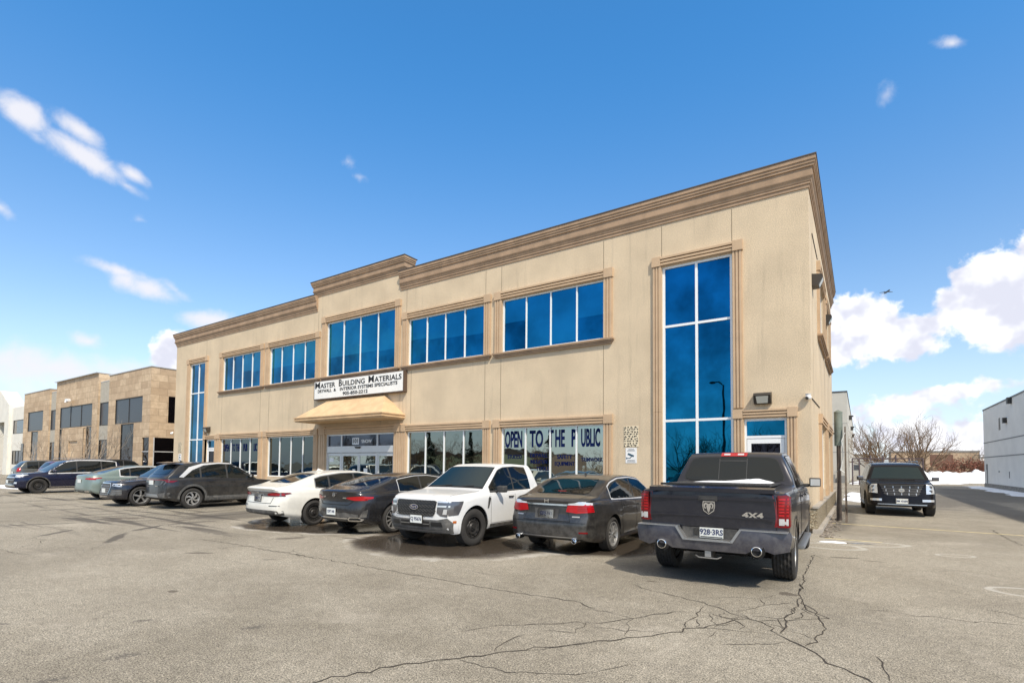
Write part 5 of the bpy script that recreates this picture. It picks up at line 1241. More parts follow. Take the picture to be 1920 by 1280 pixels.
c.decal('tail_light', 'rear', [(-.88, 1.0), (.88, 1.0), (.88, 1.035), (-.88, 1.035)], 'darkred', .010)
for s_ in (1, -1):
    for k in range(2): c.decal('tail_light', 'rear', [(s_ * (.50 + k * .17), .86), (s_ * (.56 + k * .17), .86), (s_ * (.70 + k * .17), .99), (s_ * (.60 + k * .17), .99)], 'lampdark', .012)
    c.decal('tail_light', 'L' if s_ > 0 else 'R', [(.12, 1.0), (.45, 1.0), (.30, .93), (.12, .94)], 'darkred', .010)
c.plate('rear', .12, .92, '', push=.01); c.badge_text('rear', -.3, .8, 'TUCSON', .05, out=.02, name='model_badge')
c.decal('lower_bumper', 'rear', [(-.86, .40), (.86, .40), (.88, .60), (.5, .55), (-.5, .55), (-.88, .60)], 'greyplastic', .008)
c.decal('skid_plate', 'rear', [(-.50, .42), (.50, .42), (.38, .52), (-.38, .52)], 'satin', .014)
for axx in c.ax: arch(c, axx, 'greyplastic', .075, .012)
c.decal('sill_cladding', 'L', [(1.34, .28), (3.28, .28), (3.22, .44), (1.42, .44)], 'greyplastic', .010, True)
MB().prism([(-1.98, 1.615), (-1.62, 1.655), (-1.62, 1.64), (-1.95, 1.585)], -.6, .6, 'y').build('roof_spoiler', P_T, c.root)
MB().prism([(-1.30, 1.655), (-1.45, 1.65), (-1.43, 1.70)], -.012, .012, 'y').build('roof_fin', P_T, c.root)
c.mirror(3.05, 1.14, P_T, .17, .13); c.decal('headlight', 'front', [(.6, .6), (.8, .6), (.8, .75), (.6, .75)], 'clear', .01, True); c.decal('grille', 'front', rect(-.6, .6, .62, .88), 'plastic', .01)

P_Q = paint('black_blue_paint', (.012, .013, .022), .22, .4, dust=.15)
q5 = suv('suv_car', (-22.05, -5.48), -90.5, 'black SUV nose out, five spoke wheels, half hidden by the charcoal SUV', 4.66, 1.65, 1.89, P_Q, dict(R=.36, ax=(.98, 3.79), w=.245, style='alloy5', rr=.255), hood=1.0, Hn=.90)
c = q5
c.dlo(.7, 3.2, (1.2, 2.15), trim='satin'); c.door(2.2, 3.2, .38); c.door(1.4, 2.16, .38, cut=(.1, .25)); c.mirror(3.08, 1.08, P_Q)
g_ = c.decal('grille', 'front', [(-.46, .74), (-.34, .36), (.34, .36), (.46, .74), (.36, .86), (-.36, .86)], 'chrome', .010)
c.decal('grille_mesh', 'front', [(-.42, .73), (-.31, .39), (.31, .39), (.42, .73), (.33, .83), (-.33, .83)], 'plastic', .015, parent=g_)
for k in range(5): c.decal('grille_bar', 'front', rect(-.36, .36, .44 + k * .075, .452 + k * .075), 'satin', .021, parent=g_)
for s_ in (1, -1):
    h_ = c.decal('headlight', 'front', [(s_ * .50, .76), (s_ * .86, .72), (s_ * .88, .84), (s_ * .52, .84)], 'clear', .012, step=.05)
    for k in range(2): c.decal('lamp_element', 'front', rect(s_ * (.56 + k * .15), s_ * (.66 + k * .15), .765, .805), 'lampdark', .018, parent=h_)
    c.decal('side_intake', 'front', [(s_ * .50, .40), (s_ * .84, .42), (s_ * .84, .62), (s_ * .54, .62)], 'plastic', .010)
    for k in range(3): c.decal('intake_bar', 'front', rect(s_ * .54, s_ * .84, .45 + k * .06, .458 + k * .06), 'satin', .016)
c.plate('front', 0, .58, '', push=.02)
for axx in c.ax: arch(c, axx, P_Q, .05, .012)
c.decal('rear_window', 'rear', [(-.60, 1.16), (.60, 1.16), (.50, 1.5), (-.50, 1.5)], 'carglass', .008)

P_G = paint('pale_green_silver_paint', (.20, .265, .25), .3, .35, dust=.35)
eqe = Car('sedan_car', (-26.75, -4.75), 93, 'pale green silver sedan between the black SUV and the navy SUV', 'car', 4.93,
    [(0, 1.02), (.03, 1.06), (.3, 1.10), (.5, 1.13), (1.35, 1.40), (1.9, 1.47), (2.6, 1.475), (3.1, 1.41), (3.9, 1.04), (4.5, .93), (4.8, .82), (4.93, .72)],
    [(0, .97), (.5, 1.0), (1.4, .98), (2.8, .94), (3.9, .92), (4.5, .85), (4.93, .66)], [(0, .82), (.25, .91), (.9, .93), (3.9, .93), (4.6, .88), (4.93, .76)], [(0, .34), (.3, .26), (.8, .2), (4.3, .2), (4.93, .22)], .60,
    P_G, dict(R=.345, ax=(1.06, 3.99), w=.245, style='alloy10', rr=.25), cr=.22)
c = eqe
c.decal('rear_window', 'top', [(.60, -.60), (1.45, -.48), (1.45, .48), (.60, .60)], 'carglass', .007, rnd=2); c.decal('windscreen', 'top', [(3.84, -.7), (3.84, .7), (3.14, .52), (3.14, -.52)], 'carglass', .006)
c.dlo(1.18, 3.6, (1.55, 2.4), trim='bright_trim', tw=.04); c.door(2.44, 3.5, .3); c.door(1.6, 2.4, .3, cut=(.1, .22))
for s_ in (1, -1):
    t = c.decal('tail_light', 'rear', [(s_ * .42, .88), (s_ * .86, .86), (s_ * .88, .93), (s_ * .50, .93)], 'red', .012, step=.05); c.decal('lamp_side', 'L' if s_ > 0 else 'R', [(.12, .86), (.50, .93), (.46, .95), (.12, .94)], 'red', .01, parent=t)
    c.decal('exhaust_trim', 'rear', rect(s_ * .50, s_ * .72, .35, .40), 'chrome', .016)
c.plate('rear', 0, .80, '', push=.012); c.decal('diffuser', 'rear', [(-.8, .30), (.8, .30), (.78, .42), (-.78, .42)], 'plastic', .006); c.mirror(3.45, 1.0, P_G)

P_N = paint('navy_paint', (.010, .013, .040), .2, .4, dust=.05, coat=.3)
hi = suv('suv_car', (-34.35, -5.38), -89, 'navy blue SUV parked nose out at the left with chrome window line', 4.89, 1.74, 1.925, P_N, dict(R=.37, ax=(.97, 3.93), w=.245, style='steel16', rr=.235), belt=1.03, hood=1.07, rear=-.02, Hn=.93)
c = hi
c.dlo(.62, 3.5, (1.3, 2.38), trim='bright_trim', b=.05, tw=.055); c.door(2.42, 3.46, .42); c.door(1.48, 2.38, .42, cut=(.1, .25)); c.mirror(3.35, 1.12, P_N)
for axx in c.ax: arch(c, axx, 'plastic', .045, .012)
c.decal('chrome_sill', 'L', rect(1.42, 3.45, .30, .335), 'chrome', .010, True)
g_ = c.decal('grille', 'front', [(-.60, .52), (.60, .52), (.66, .82), (-.66, .82)], 'plastic', .010); c.decal('grille_bar', 'front', rect(-.64, .64, .78, .83), 'chrome', .016, parent=g_); c.decal('grille_bar', 'front', rect(-.60, .60, .66, .68), 'satin', .016, parent=g_)
c.decal('front_bumper_strip', 'front', [(-.75, .36), (.75, .36), (.70, .46), (-.70, .46)], 'chrome', .012)
for s_ in (1, -1):
    h_ = c.decal('headlight', 'front', [(s_ * .62, .80), (s_ * .84, .80), (s_ * .84, .90), (s_ * .60, .88)], 'clear', .012, step=.05); c.decal('lamp_side', 'L' if s_ > 0 else 'R', [(4.72, .82), (4.30, .93), (4.36, .96), (4.72, .93)], 'clear', .010, parent=h_)
    c.decal('fog_lamp', 'front', rect(s_ * .66, s_ * .80, .50, .58), 'clear', .012)
c.plate('front', 0, .60, '', push=.03)
mb = MB()
for s_ in (1, -1): mb.tube([(-1.7, s_ * .60, 1.76), (.5, s_ * .62, 1.78)], .014)
mb.build('roof_rail', M['satin'], c.root); c.decal('rear_window', 'rear', [(-.60, 1.2), (.60, 1.2), (.50, 1.55), (-.50, 1.55)], 'carglass', .008)

def far_suv(loc, yaw, label, pm, L=4.6, H=1.68, belt=1.02, name='suv_car', group='cars parked in front of the office building', wh='alloy10'):
    c = suv(name, loc, yaw, label, L, H, 1.85, pm, dict(R=.35, ax=(.95, L - .93), w=.235, style=wh), belt=belt, group=group)
    c.dlo(.62, L - 1.42, (1.25, 2.2), b=.03); c.door(2.25, L - 1.42, .4); c.door(1.42, 2.2, .4, cut=(.1, .25)); c.mirror(L - 1.5, 1.1, pm)
    c.decal('rear_window', 'rear', [(-.60, 1.18), (.60, 1.18), (.50, H - .16), (-.50, H - .16)], 'carglass', .008, rnd=2)
    c.decal('tail_light', 'rear', [(.60, .85), (.84, .85), (.84, 1.12), (.70, 1.12)], 'red', .010, True)
    c.decal('tail_light', 'L', [(.12, .85), (.26, .9), (.30, 1.1), (.15, 1.12)], 'red', .010, True)
    c.decal('lower_bumper', 'rear', [(-.84, .38), (.84, .38), (.84, .54), (-.84, .54)], 'plastic', .008); c.plate('rear', 0, .78, '', push=.01)
    c.decal('headlight', 'front', [(.55, .70), (.80, .72), (.80, .84), (.55, .80)], 'clear', .01, True); c.decal('grille', 'front', rect(-.48, .48, .52, .84), 'plastic', .01)
    return c
far_suv((-45.6, -1.6), 92, 'maroon SUV with tall red lamps at the far left end of the row', paint('maroon_paint', (.10, .012, .022), dust=.3))
far_suv((-49.4, -2.1), 90, 'dark grey SUV just beyond the maroon one at the edge of the picture', paint('slate_grey_paint', (.07, .075, .07), dust=.3))
far_suv((-41.6, -.4), 90, 'black SUV behind the navy SUV at the left', paint('black_paint', (.012, .012, .013), dust=.2), L=4.9, H=1.80, belt=1.08)
far_suv((-51.0, -.6), 90, 'black SUV with white roof frost, farthest at the left edge', paint('black_grey_paint', (.03, .03, .03), dust=.3), H=1.75)

# ---- black full-size SUV facing us on the right
P_E = paint('gloss_black_paint', (.005, .004, .005), .25, 0, dust=.04, coat=.0)
P_E.node_tree.nodes['Principled BSDF'].inputs['Specular IOR Level'].default_value = .25
esc = suv('suv_car', (2.08, 9.52), -87.5, 'large black SUV facing us on the right beside the building, chrome grille and headlamps', 5.14, 1.89, 2.01, P_E, dict(R=.40, ax=(1.2, 4.15), w=.28, style='alloy7', rr=.28), belt=1.20, hood=1.20, rakeF=.62, gc=.30, rwf=.74, xh=1.28, side=SIDE_BOX, Hn=1.12, cf=.14, group=None)
c = esc
c.dlo(.5, 3.68, (1.35, 2.5), m=.07, b=.02, trim='chrome'); c.door(2.55, 3.70, .5, hm=M['chrome']); c.door(1.65, 2.5, .5, hm=M['chrome'])
g_ = c.decal('grille', 'front', [(-.46, .74), (-.40, .70), (.40, .70), (.46, .74), (.60, 1.07), (-.60, 1.07)], 'grille_black', .010)
for k in range(4): c.decal('grille_bar', 'front', rect(-.50 - k * .03, .50 + k * .03, .77 + k * .085, .780 + k * .085), 'lampgrey', .016, parent=g_)
for y_ in (-.40, -.2, 0, .2, .40):
    for k in range(3): c.decal('grille_stud', 'front', rect(y_ * (1 + k * .08) - .013, y_ * (1 + k * .08) + .013, .73 + k * .12, .80 + k * .12), 'satin', .022, parent=g_)
p_ = c.at('front', 0, .90, .03)
MB().prism([(.085 * math.cos(R(a)), .90 + .068 * math.sin(R(a))) for a in range(0, 360, 18)], p_.x - .01, p_.x + .01, 'x').build('emblem', M['chrome'], g_)
MB().prism([(y, z + .90) for y, z in ((-.045, .03), (.045, .03), (.04, -.01), (0, -.04), (-.04, -.01))], p_.x + .01, p_.x + .014, 'x').build('emblem_crest', M['satin'], g_)
for s_ in (1, -1):
    h_ = c.decal('headlight', 'front', [(s_ * .67, .78), (s_ * .91, .80), (s_ * .92, 1.06), (s_ * .87, 1.10), (s_ * .68, 1.10)], 'clear', .012, step=.05)
    for z_ in (.88, 1.02):
        q_ = c.at('front', s_ * .80, z_, .016); mb = MB(); mb.lathe([(.05, 0), (.05, .004), (.0001, .006)], 16, 'x', (q_.x, s_ * .80, z_), closed=True); mb.build('lamp_projector', M['lampdark'], h_)
    c.decal('fog_lamp', 'front', [(s_ * .56, .52), (s_ * .88, .53), (s_ * .88, .60), (s_ * .56, .60)], 'clear', .012)
c.decal('hood_chrome', 'front', rect(-.62, .62, 1.075, 1.09), 'lampgrey', .012)
c.decal('lower_strip', 'front', rect(-.68, .68, .40, .43), 'satin', .012)
c.plate('front', 0, .53, 'BM 45680', push=.03, frame='chrome')
c.mirror(3.66, 1.27, M['lampdark'], .22, .17, .1)
mb = MB()
for s_ in (1, -1): mb.tube([(-1.9, s_ * .66, 1.90), (-1.8, s_ * .66, 1.935), (.4, s_ * .68, 1.93), (.55, s_ * .68, 1.885)], .016)
mb.build('roof_rail', M['satin'], c.root)
ms = MB()
for s_ in (1, -1): MB().box(-1.0, 1.15, s_ * 1.0 - .04, s_ * 1.0 + .06, .34, .38).build('running_board', M['satin'], c.root)
MB().cyl((.95, -.4, 1.87), (.93, -.4, 1.98), .005, .003, 5).build('aerial', M['dark'], c.root)
MB().box(c.xc - c.L / 2 - .02, c.xc - c.L / 2 + .02, -.55, .5, 1.245, 1.262).build('wiper', M['dark'], c.root)
c.decal('rear_window', 'rear', [(-.60, 1.25), (.60, 1.25), (.55, 1.7), (-.55, 1.7)], 'carglass', .008)
c.badge_text('rear', 0, 1.1, '', .05) if False else None
# ------------------------------------------------------------------ brown stone office to the left
def block_mat(name, c1, c2, sc, mortar, speck=.1):
    mt = bpy.data.materials.new(name); mt.use_nodes = True; t = mt.node_tree; b = t.nodes['Principled BSDF']; b.inputs['Roughness'].default_value = .85
    tcn = N(t, 'ShaderNodeTexCoord'); sx = N(t, 'ShaderNodeSeparateXYZ'); t.links.new(tcn.outputs['Object'], sx.inputs[0])
    cb = N(t, 'ShaderNodeCombineXYZ'); t.links.new(mathn(t, 'ADD', sx.outputs[0], sx.outputs[1]), cb.inputs[0]); t.links.new(sx.outputs[2], cb.inputs[1])
    br = N(t, 'ShaderNodeTexBrick'); t.links.new(cb.outputs[0], br.inputs[0]); br.inputs['Scale'].default_value = 1.0
    br.inputs['Brick Width'].default_value = sc[0]; br.inputs['Row Height'].default_value = sc[1]; br.inputs['Mortar Size'].default_value = .012; br.inputs['Mortar Smooth'].default_value = .2
    br.inputs['Color1'].default_value = (*c1, 1); br.inputs['Color2'].default_value = (*c2, 1); br.inputs['Mortar'].default_value = (*mortar, 1)
    c = mixc(t, mrange(t, noise(t, tcn.outputs['Object'], 2.2, 4, .7), .3, .7, 0, .55), br.outputs[0], tuple(x * .72 for x in c2))
    t.links.new(c, b.inputs['Base Color']); return mt
M['brownstone'] = block_mat('brown_stone_blocks', (.66, .51, .35), (.46, .335, .22), (1.1, .5), (.26, .19, .125))
M['palepanel'] = mat('pale_panel', (.42, .39, .33), .85, amt=.06)
bs = empty('stone_clad_office', (-41.3, 1.0, 0), 0, 'two storey office clad in brown stone blocks with dark glass left of the beige building', 'building')
def rel(x): return x + 41.3
def bwall(name, mt, x0, x1, y0, y1, z0, z1, ops, parent=bs):
    mb = MB(); P = lambda u, d, z: (u, y0 + d, z)
    wall_with_openings(mb, x0, x1, z0, z1, ops, P, .09)
    mb.add([(x0, y0, z0), (x0, y1, z0), (x0, y1, z1), (x0, y0, z1)], [(0, 1, 2, 3)]); mb.add([(x1, y0, z0), (x1, y1, z0), (x1, y1, z1), (x1, y0, z1)], [(0, 1, 2, 3)])
    mb.add([(x0, y0, z1), (x1, y0, z1), (x1, y1, z1), (x0, y1, z1)], [(0, 1, 2, 3)]); mb.add([(x0, y1, z0), (x1, y1, z0), (x1, y1, z1), (x0, y1, z1)], [(0, 1, 2, 3)])
    w = mb.build(name, mt, parent)
    return w
M['slate_dark'] = mat('slate_window_film', (.032, .035, .045), .3, .0, spec=.4)
def bwin(x0, x1, y, z0, z1, mt, parent=bs, bars=(), hb=(), fm='dark', fw=.06):
    fr = MB()
    for a, b, c_, d in ((x0, x0 + fw, z0, z1), (x1 - fw, x1, z0, z1), (x0 + fw, x1 - fw, z0, z0 + fw), (x0 + fw, x1 - fw, z1 - fw, z1)): fr.box(a, b, y + .03, y + .09, c_, d)
    for q in bars: fr.box(q - .02, q + .02, y + .04, y + .09, z0 + fw, z1 - fw)
    for q in hb: fr.box(x0 + fw, x1 - fw, y + .05, y + .09, q - .02, q + .02)
    w = fr.build('window', M[fm], parent)
    MB().box(x0 + .01, x1 - .01, y + .07, y + .075, z0 + .01, z1 - .01).build('pane', M[mt], w); return w
# right block (x -48.8..-41.3), recessed strips, taller middle block, left block
A_ = [(rel(-47.6), rel(-42.6), 4.54, 6.47), (rel(-46.4), rel(-44.0), .2, 4.50)]
bwall('wall', M['brownstone'], rel(-48.9), 0, 0, 12, 0, 8.5, A_ + [(rel(-42.5), -.02, .15, 3.4)])
bwin(rel(-47.6), rel(-42.6), 0, 4.54, 6.47, 'slate_dark', bars=(rel(-45.1),)); bwin(rel(-46.4), rel(-44.0), 0, .2, 4.50, 'black_glass', hb=(2.4,))
# corner glazing
mb = MB(); mb.box(rel(-42.5), -.05, .08, .09, .15, 3.4); mb.box(-.012, .003, .3, 3.2, .15, 3.4); cg = mb.build('corner_window', M['black_glass'], bs)
mb = MB(); mb.box(rel(-42.5), -.02, .03, .07, 2.35, 2.41); mb.box(.003, .03, .3, 3.2, 2.35, 2.41); mb.box(.003, .03, .28, .34, .15, 3.4); mb.build('window_bar', M['silver_al'], cg)
mb = MB(); mb.box(.003, .012, 1.18, 1.62, 4.53, 6.47); mb.build('window', M['black_glass'], bs)
MB().box(rel(-48.95), .05, -.05, 12.05, 8.5, 8.56).build('parapet_flashing', M['silver_al'], bs)
for x0, x1 in ((-51.1, -48.9), (-63.2, -61.2)):
    bwall('recessed_wall', M['palepanel'], rel(x0), rel(x1), .12, 11, 0, 8.15, [(rel(x0) + .1, rel(x1) - .1, 4.56, 6.45), (rel(x0) + .1, rel(x1) - .1, .2, 3.4)])
    bwin(rel(x0) + .1, rel(x1) - .1, .08, 4.56, 6.45, 'slate_dark'); bwin(rel(x0) + .1, rel(x1) - .1, .08, .2, 3.4, 'black_glass', hb=(1.9,))
    MB().box(rel(x0), rel(x1), .10, 11, 8.15, 8.19).build('parapet_flashing', M['silver_al'], bs)
bwall('wall', M['brownstone'], rel(-61.3), rel(-51.1), -.02, 12, 0, 8.93, [(rel(-60.1), rel(-52.3), 4.6, 6.5), (rel(-60.1), rel(-59.2), .2, 4.56), (rel(-53.5), rel(-52.3), .2, 4.56)])
bwin(rel(-60.1), rel(-52.3), -.03, 4.6, 6.5, 'slate_dark', bars=(rel(-57.5), rel(-54.9))); bwin(rel(-60.1), rel(-59.2), -.03, .2, 4.56, 'black_glass'); bwin(rel(-53.5), rel(-52.3), -.03, .2, 4.56, 'black_glass')
MB().box(rel(-61.35), rel(-51.05), -.2, 12, 8.93, 8.99).build('parapet_flashing', M['silver_al'], bs)
po = MB(); P = lambda u, d, z: (u, -.14 + d, z); wall_with_openings(po, rel(-59.1), rel(-53.6), 0, 4.45, [(rel(-57.2), rel(-55.0), 0.02, 3.4)], P, .6)
po.box(rel(-59.1), rel(-59.0), -.14, -.03, 0, 4.45); po.box(rel(-53.7), rel(-53.6), -.14, -.03, 0, 4.45); po.box(rel(-59.1), rel(-53.6), -.13, -.03, 4.4, 4.45)
pt = po.build('entrance_portal', M['brownstone'], bs); MB().box(rel(-57.2), rel(-55.0), .25, .29, .02, 3.4).build('door', M['bronze'], pt)
bwall('wall', M['brownstone'], rel(-71.2), rel(-63.2), 0, 12, 0, 8.5, [(rel(-69.8), rel(-65.0), 4.6, 6.55), (rel(-68.5), rel(-66.3), .2, 4.55)])
bwin(rel(-69.8), rel(-65.0), 0, 4.6, 6.55, 'slate_dark'); bwin(rel(-68.5), rel(-66.3), 0, .2, 4.55, 'black_glass', hb=(2.2,))
MB().box(rel(-71.2) - .3, rel(-71.2) + .5, -.05, 1, .1, 3.4).build('end_window', M['black_glass'], bs)
MB().box(rel(-71.25), rel(-63.15), -.05, 12, 8.5, 8.56).build('parapet_flashing', M['silver_al'], bs)
r = empty('bullet_camera', (-56.9, .75, 7.0), 0, 'white camera on the middle of the brown stone facade', 'security camera')
MB().box(-.35, .35, -.25, -.05, -.12, .10).build('housing', M['white'], r); MB().cyl((-.1, .1, .0), (-.1, -.1, 0), .06).cyl((-.2, -.2, -.2), (-.2, -.2, -.1), .12, .1).build('bracket', M['white'], r)
r = empty('bullet_camera', (-41.25, 3.1, 3.9), 0, 'small white camera on the sunlit end wall of the brown stone office', 'security camera'); MB().box(.0, .3, -.08, .08, -.08, .08).build('housing', M['white'], r); MB().cyl((0, 0, 0), (.15, 0, 0), .04).build('bracket', M['white'], r)
# ------------------------------------------------------------------ white gabled building at the far left
M['whitewall'] = mat('white_wall', (.72, .70, .64), .85, amt=.05, scale=1)
wb = empty('gabled_building', (-75.0, 2, 0), 0, 'white building with a pointed gable at the far left edge', 'building')
def rw2(x): return x + 75.0
bwall('wall', M['whitewall'], rw2(-80.0), rw2(-71.8), 0, 14, 0, 7.65, [(rw2(-79.5), rw2(-75.6), 4.65, 6.2), (rw2(-79.5), rw2(-75.2), 1.2, 2.75)], wb)
bwin(rw2(-79.5), rw2(-75.6), 0, 4.65, 6.2, 'slate', wb); bwin(rw2(-79.5), rw2(-75.2), 0, 1.2, 2.75, 'black_glass', wb, bars=(rw2(-78.4), rw2(-77.3), rw2(-76.2)))
gb = MB(); gb.prism([(rw2(-92), 0), (rw2(-85.2), 0), (rw2(-85.2), 6.15), (rw2(-81.6), 6.1), (rw2(-81.6), 0), (rw2(-80), 0), (rw2(-80), 8.0), (rw2(-83.9), 9.9), (rw2(-88), 7.9), (rw2(-92), 7.9)], -.3, 1.2); gb.build('gable_wall', M['whitewall'], wb)
MB().box(rw2(-85.2), rw2(-81.6), .9, .96, 0, 6.1).build('recess_glazing', M['black_glass'], wb)
MB().box(rw2(-92), rw2(-80), 1.2, 14, 0, 7.5).build('wall', M['whitewall'], wb)

# ------------------------------------------------------------------ grey warehouse beyond the alley and pale warehouse on the right
M['ware'] = mat('grey_precast', (.50, .48, .43), .85, amt=.05, scale=.8, speck=.06)
M['ware2'] = mat('pale_precast', (.80, .77, .71), .85, amt=.05, scale=.5, speck=.06, bump=.2, bscale=20)
M['wjoint'] = mat('precast_joint', (.24, .24, .235), .9)
gw = empty('grey_warehouse', (-.1, 53, 0), 0, 'tall grey precast warehouse at the end of the alley behind the beige building', 'building')
MB().box(-22, 0, 0, 60, 0, 10.1).build('wall', M['ware'], gw); MB().box(-22.06, .06, -.06, 60.06, 10.1, 10.22).build('parapet_flashing', M['dark'], gw)
mb = MB()
for z in (3.4, 6.6): mb.box(-22, .004, -.004, 60, z - .03, z + .03)
mb.build('panel_joint', M['wjoint'], gw)
mb = MB(); mb.box(-2.6, -1.2, -.5, -.01, 0, .9); mb.box(-2.5, -1.4, -.45, -.01, 1.1, 1.9); mb.box(-.9, -.3, -.4, -.01, 0, .8); mb.build('meter_cabinet', M['wjoint'], gw)
for i, (y, z) in enumerate(((12, 7.9), (26, 7.4), (40, 7.0))):
    mb = MB(); mb.box(0, .35, y - .4, y + .4, z, z + .5); mb.box(0, .5, y - .3, y + .3, z + .4, z + .55); mb.build('floodlight', M['dark'], gw)
rwh = empty('pale_warehouse', (10.24, 46.7, 0), 0, 'pale grey precast warehouse with two horizontal joints at the right edge', 'building')
WL = 44.0
mb = MB(); P = lambda u, d, z: (d, u, z)
wall_with_openings(mb, -WL, 0, 0.42, 6.85, [(-6.8, -6.1, 4.76, 5.72), (-1.4, -1.1, .45, 2.1)], P, .12)
mb.add([(0, 0, 0), (25, 0, 0), (25, 0, 6.85), (0, 0, 6.85)], [(0, 1, 2, 3)]); mb.add([(0, -WL, 0), (25, -WL, 0), (25, -WL, 6.85), (0, -WL, 6.85)], [(0, 1, 2, 3)]); mb.add([(0, 0, 6.85), (25, 0, 6.85), (25, -WL, 6.85), (0, -WL, 6.85)], [(0, 1, 2, 3)])
mb.build('wall', M['ware2'], rwh)
MB().box(.03, .06, -6.8, -6.1, 4.76, 5.72).build('window', M['slate_dark'], rwh)
MB().box(-.03, 25, -WL, .05, 6.85, 6.97).build('parapet_flashing', M['wjoint'], rwh)
mb = MB(); mb.box(-.02, 0, -WL, 0, 3.93, 4.0); mb.box(-.02, 0, -WL, 0, 2.66, 2.73); mb.build('panel_joint', M['wjoint'], rwh)
MB().box(-.03, .1, -WL, .02, 0, .42).build('foundation', mat('foundation', (.23, .21, .18), .9, amt=.3), rwh)
MB().box(-.03, .02, -1.42, -1.08, .43, 1.6).box(-.06, .02, -1.45, -1.05, 1.6, 2.1).build('service_duct', M['wjoint'], rwh)
MB().box(-.22, .02, -9.0, -8.6, 5.15, 5.55).build('wall_lamp', M['dark'], rwh); MB().box(-.25, .02, -10.7, -10.3, 6.45, 6.9).build('wall_lamp', M['dark'], rwh)
MB().box(-.04, .0, -9.4, -9.35, 1.0, 1.5).box(-.04, 0, -6.0, -5.9, 1.4, 1.55).build('conduit_stub', M['wjoint'], rwh)

# ------------------------------------------------------------------ pole, leaning boards, stake
pl_ = empty('steel_post', (.46, 4.15, 0), 0, 'thick grey green steel post standing by the side wall', 'post')
MB().cyl((0, 0, 0), (0, 0, 2.9), .06, .06, 20).build('pole', M['rust'], pl_); MB().cyl((0, 0, 2.35), (0, 0, 3.40), .115, .115, 24).lathe([(.12, 3.40), (.12, 3.43), (.0001, 3.5)], 24).build('sleeve', M['greenmetal'], pl_)
mb = MB(); mb.add([(.38, 3.72, .0), (.46, 3.72, .0), (.46, 3.80, 0), (.38, 3.80, 0), (.44, 4.0, 2.35), (.50, 4.0, 2.35), (.50, 4.06, 2.35), (.44, 4.06, 2.35)], [(0, 1, 2, 3), (4, 5, 6, 7), (0, 1, 5, 4), (1, 2, 6, 5), (2, 3, 7, 6), (3, 0, 4, 7)])
tag(mb.build('leaning_board', M['rust']), 'dark board leaning on the left of the steel post', 'board', 'boards leaning on the steel post')
mb = MB(); mb.add([(.62, 3.45, .0), (.68, 3.45, .0), (.68, 3.50, 0), (.62, 3.50, 0), (.62, 4.0, 2.95), (.66, 4.0, 2.95), (.66, 4.04, 2.95), (.62, 4.04, 2.95)], [(0, 1, 2, 3), (4, 5, 6, 7), (0, 1, 5, 4), (1, 2, 6, 5), (2, 3, 7, 6), (3, 0, 4, 7)])
tag(mb.build('leaning_board', M['wood']), 'longer brown board leaning on the right of the steel post', 'board', 'boards leaning on the steel post')
mb = MB(); mb.tube([(.50, 4.0, 1.55), (.58, 3.95, 2.0), (.55, 3.95, 2.5), (.64, 3.97, 2.75)], .014); mb.tube([(.36, 4.0, 1.5), (.48, 3.98, 1.60), (.62, 3.96, 1.5)], .014)
tag(mb.build('loose_cable', M['paper']), 'pale cable twisted round the steel post and boards', 'cable')
mb = MB(); mb.tube([(.67, 3.5, 0), (.67, 3.5, .45), (.66, 3.5, .80), (.75, 3.5, .81)], .012); tag(mb.build('steel_stake', M['rust']), 'thin rusty hooked stake standing on the yellow line', 'stake')
# broken asphalt and gravel along the foot of the side wall
mb = MB(); rn = random.Random(11)
for i in range(260):
    x = .2 + abs(rn.gauss(0, .14)); y = rn.uniform(-1.0, 8); r_ = rn.uniform(.012, .05)
    mb.ball((x, y, r_ * .3), r_, r_ * rn.uniform(.6, 1), r_ * .5, 6, 4)
tag(mb.build('loose_gravel', mat('gravel', (.22, .19, .16), .9, amt=.4, scale=4)), 'loose stones along the foot of the side wall', 'gravel', kind='stuff')

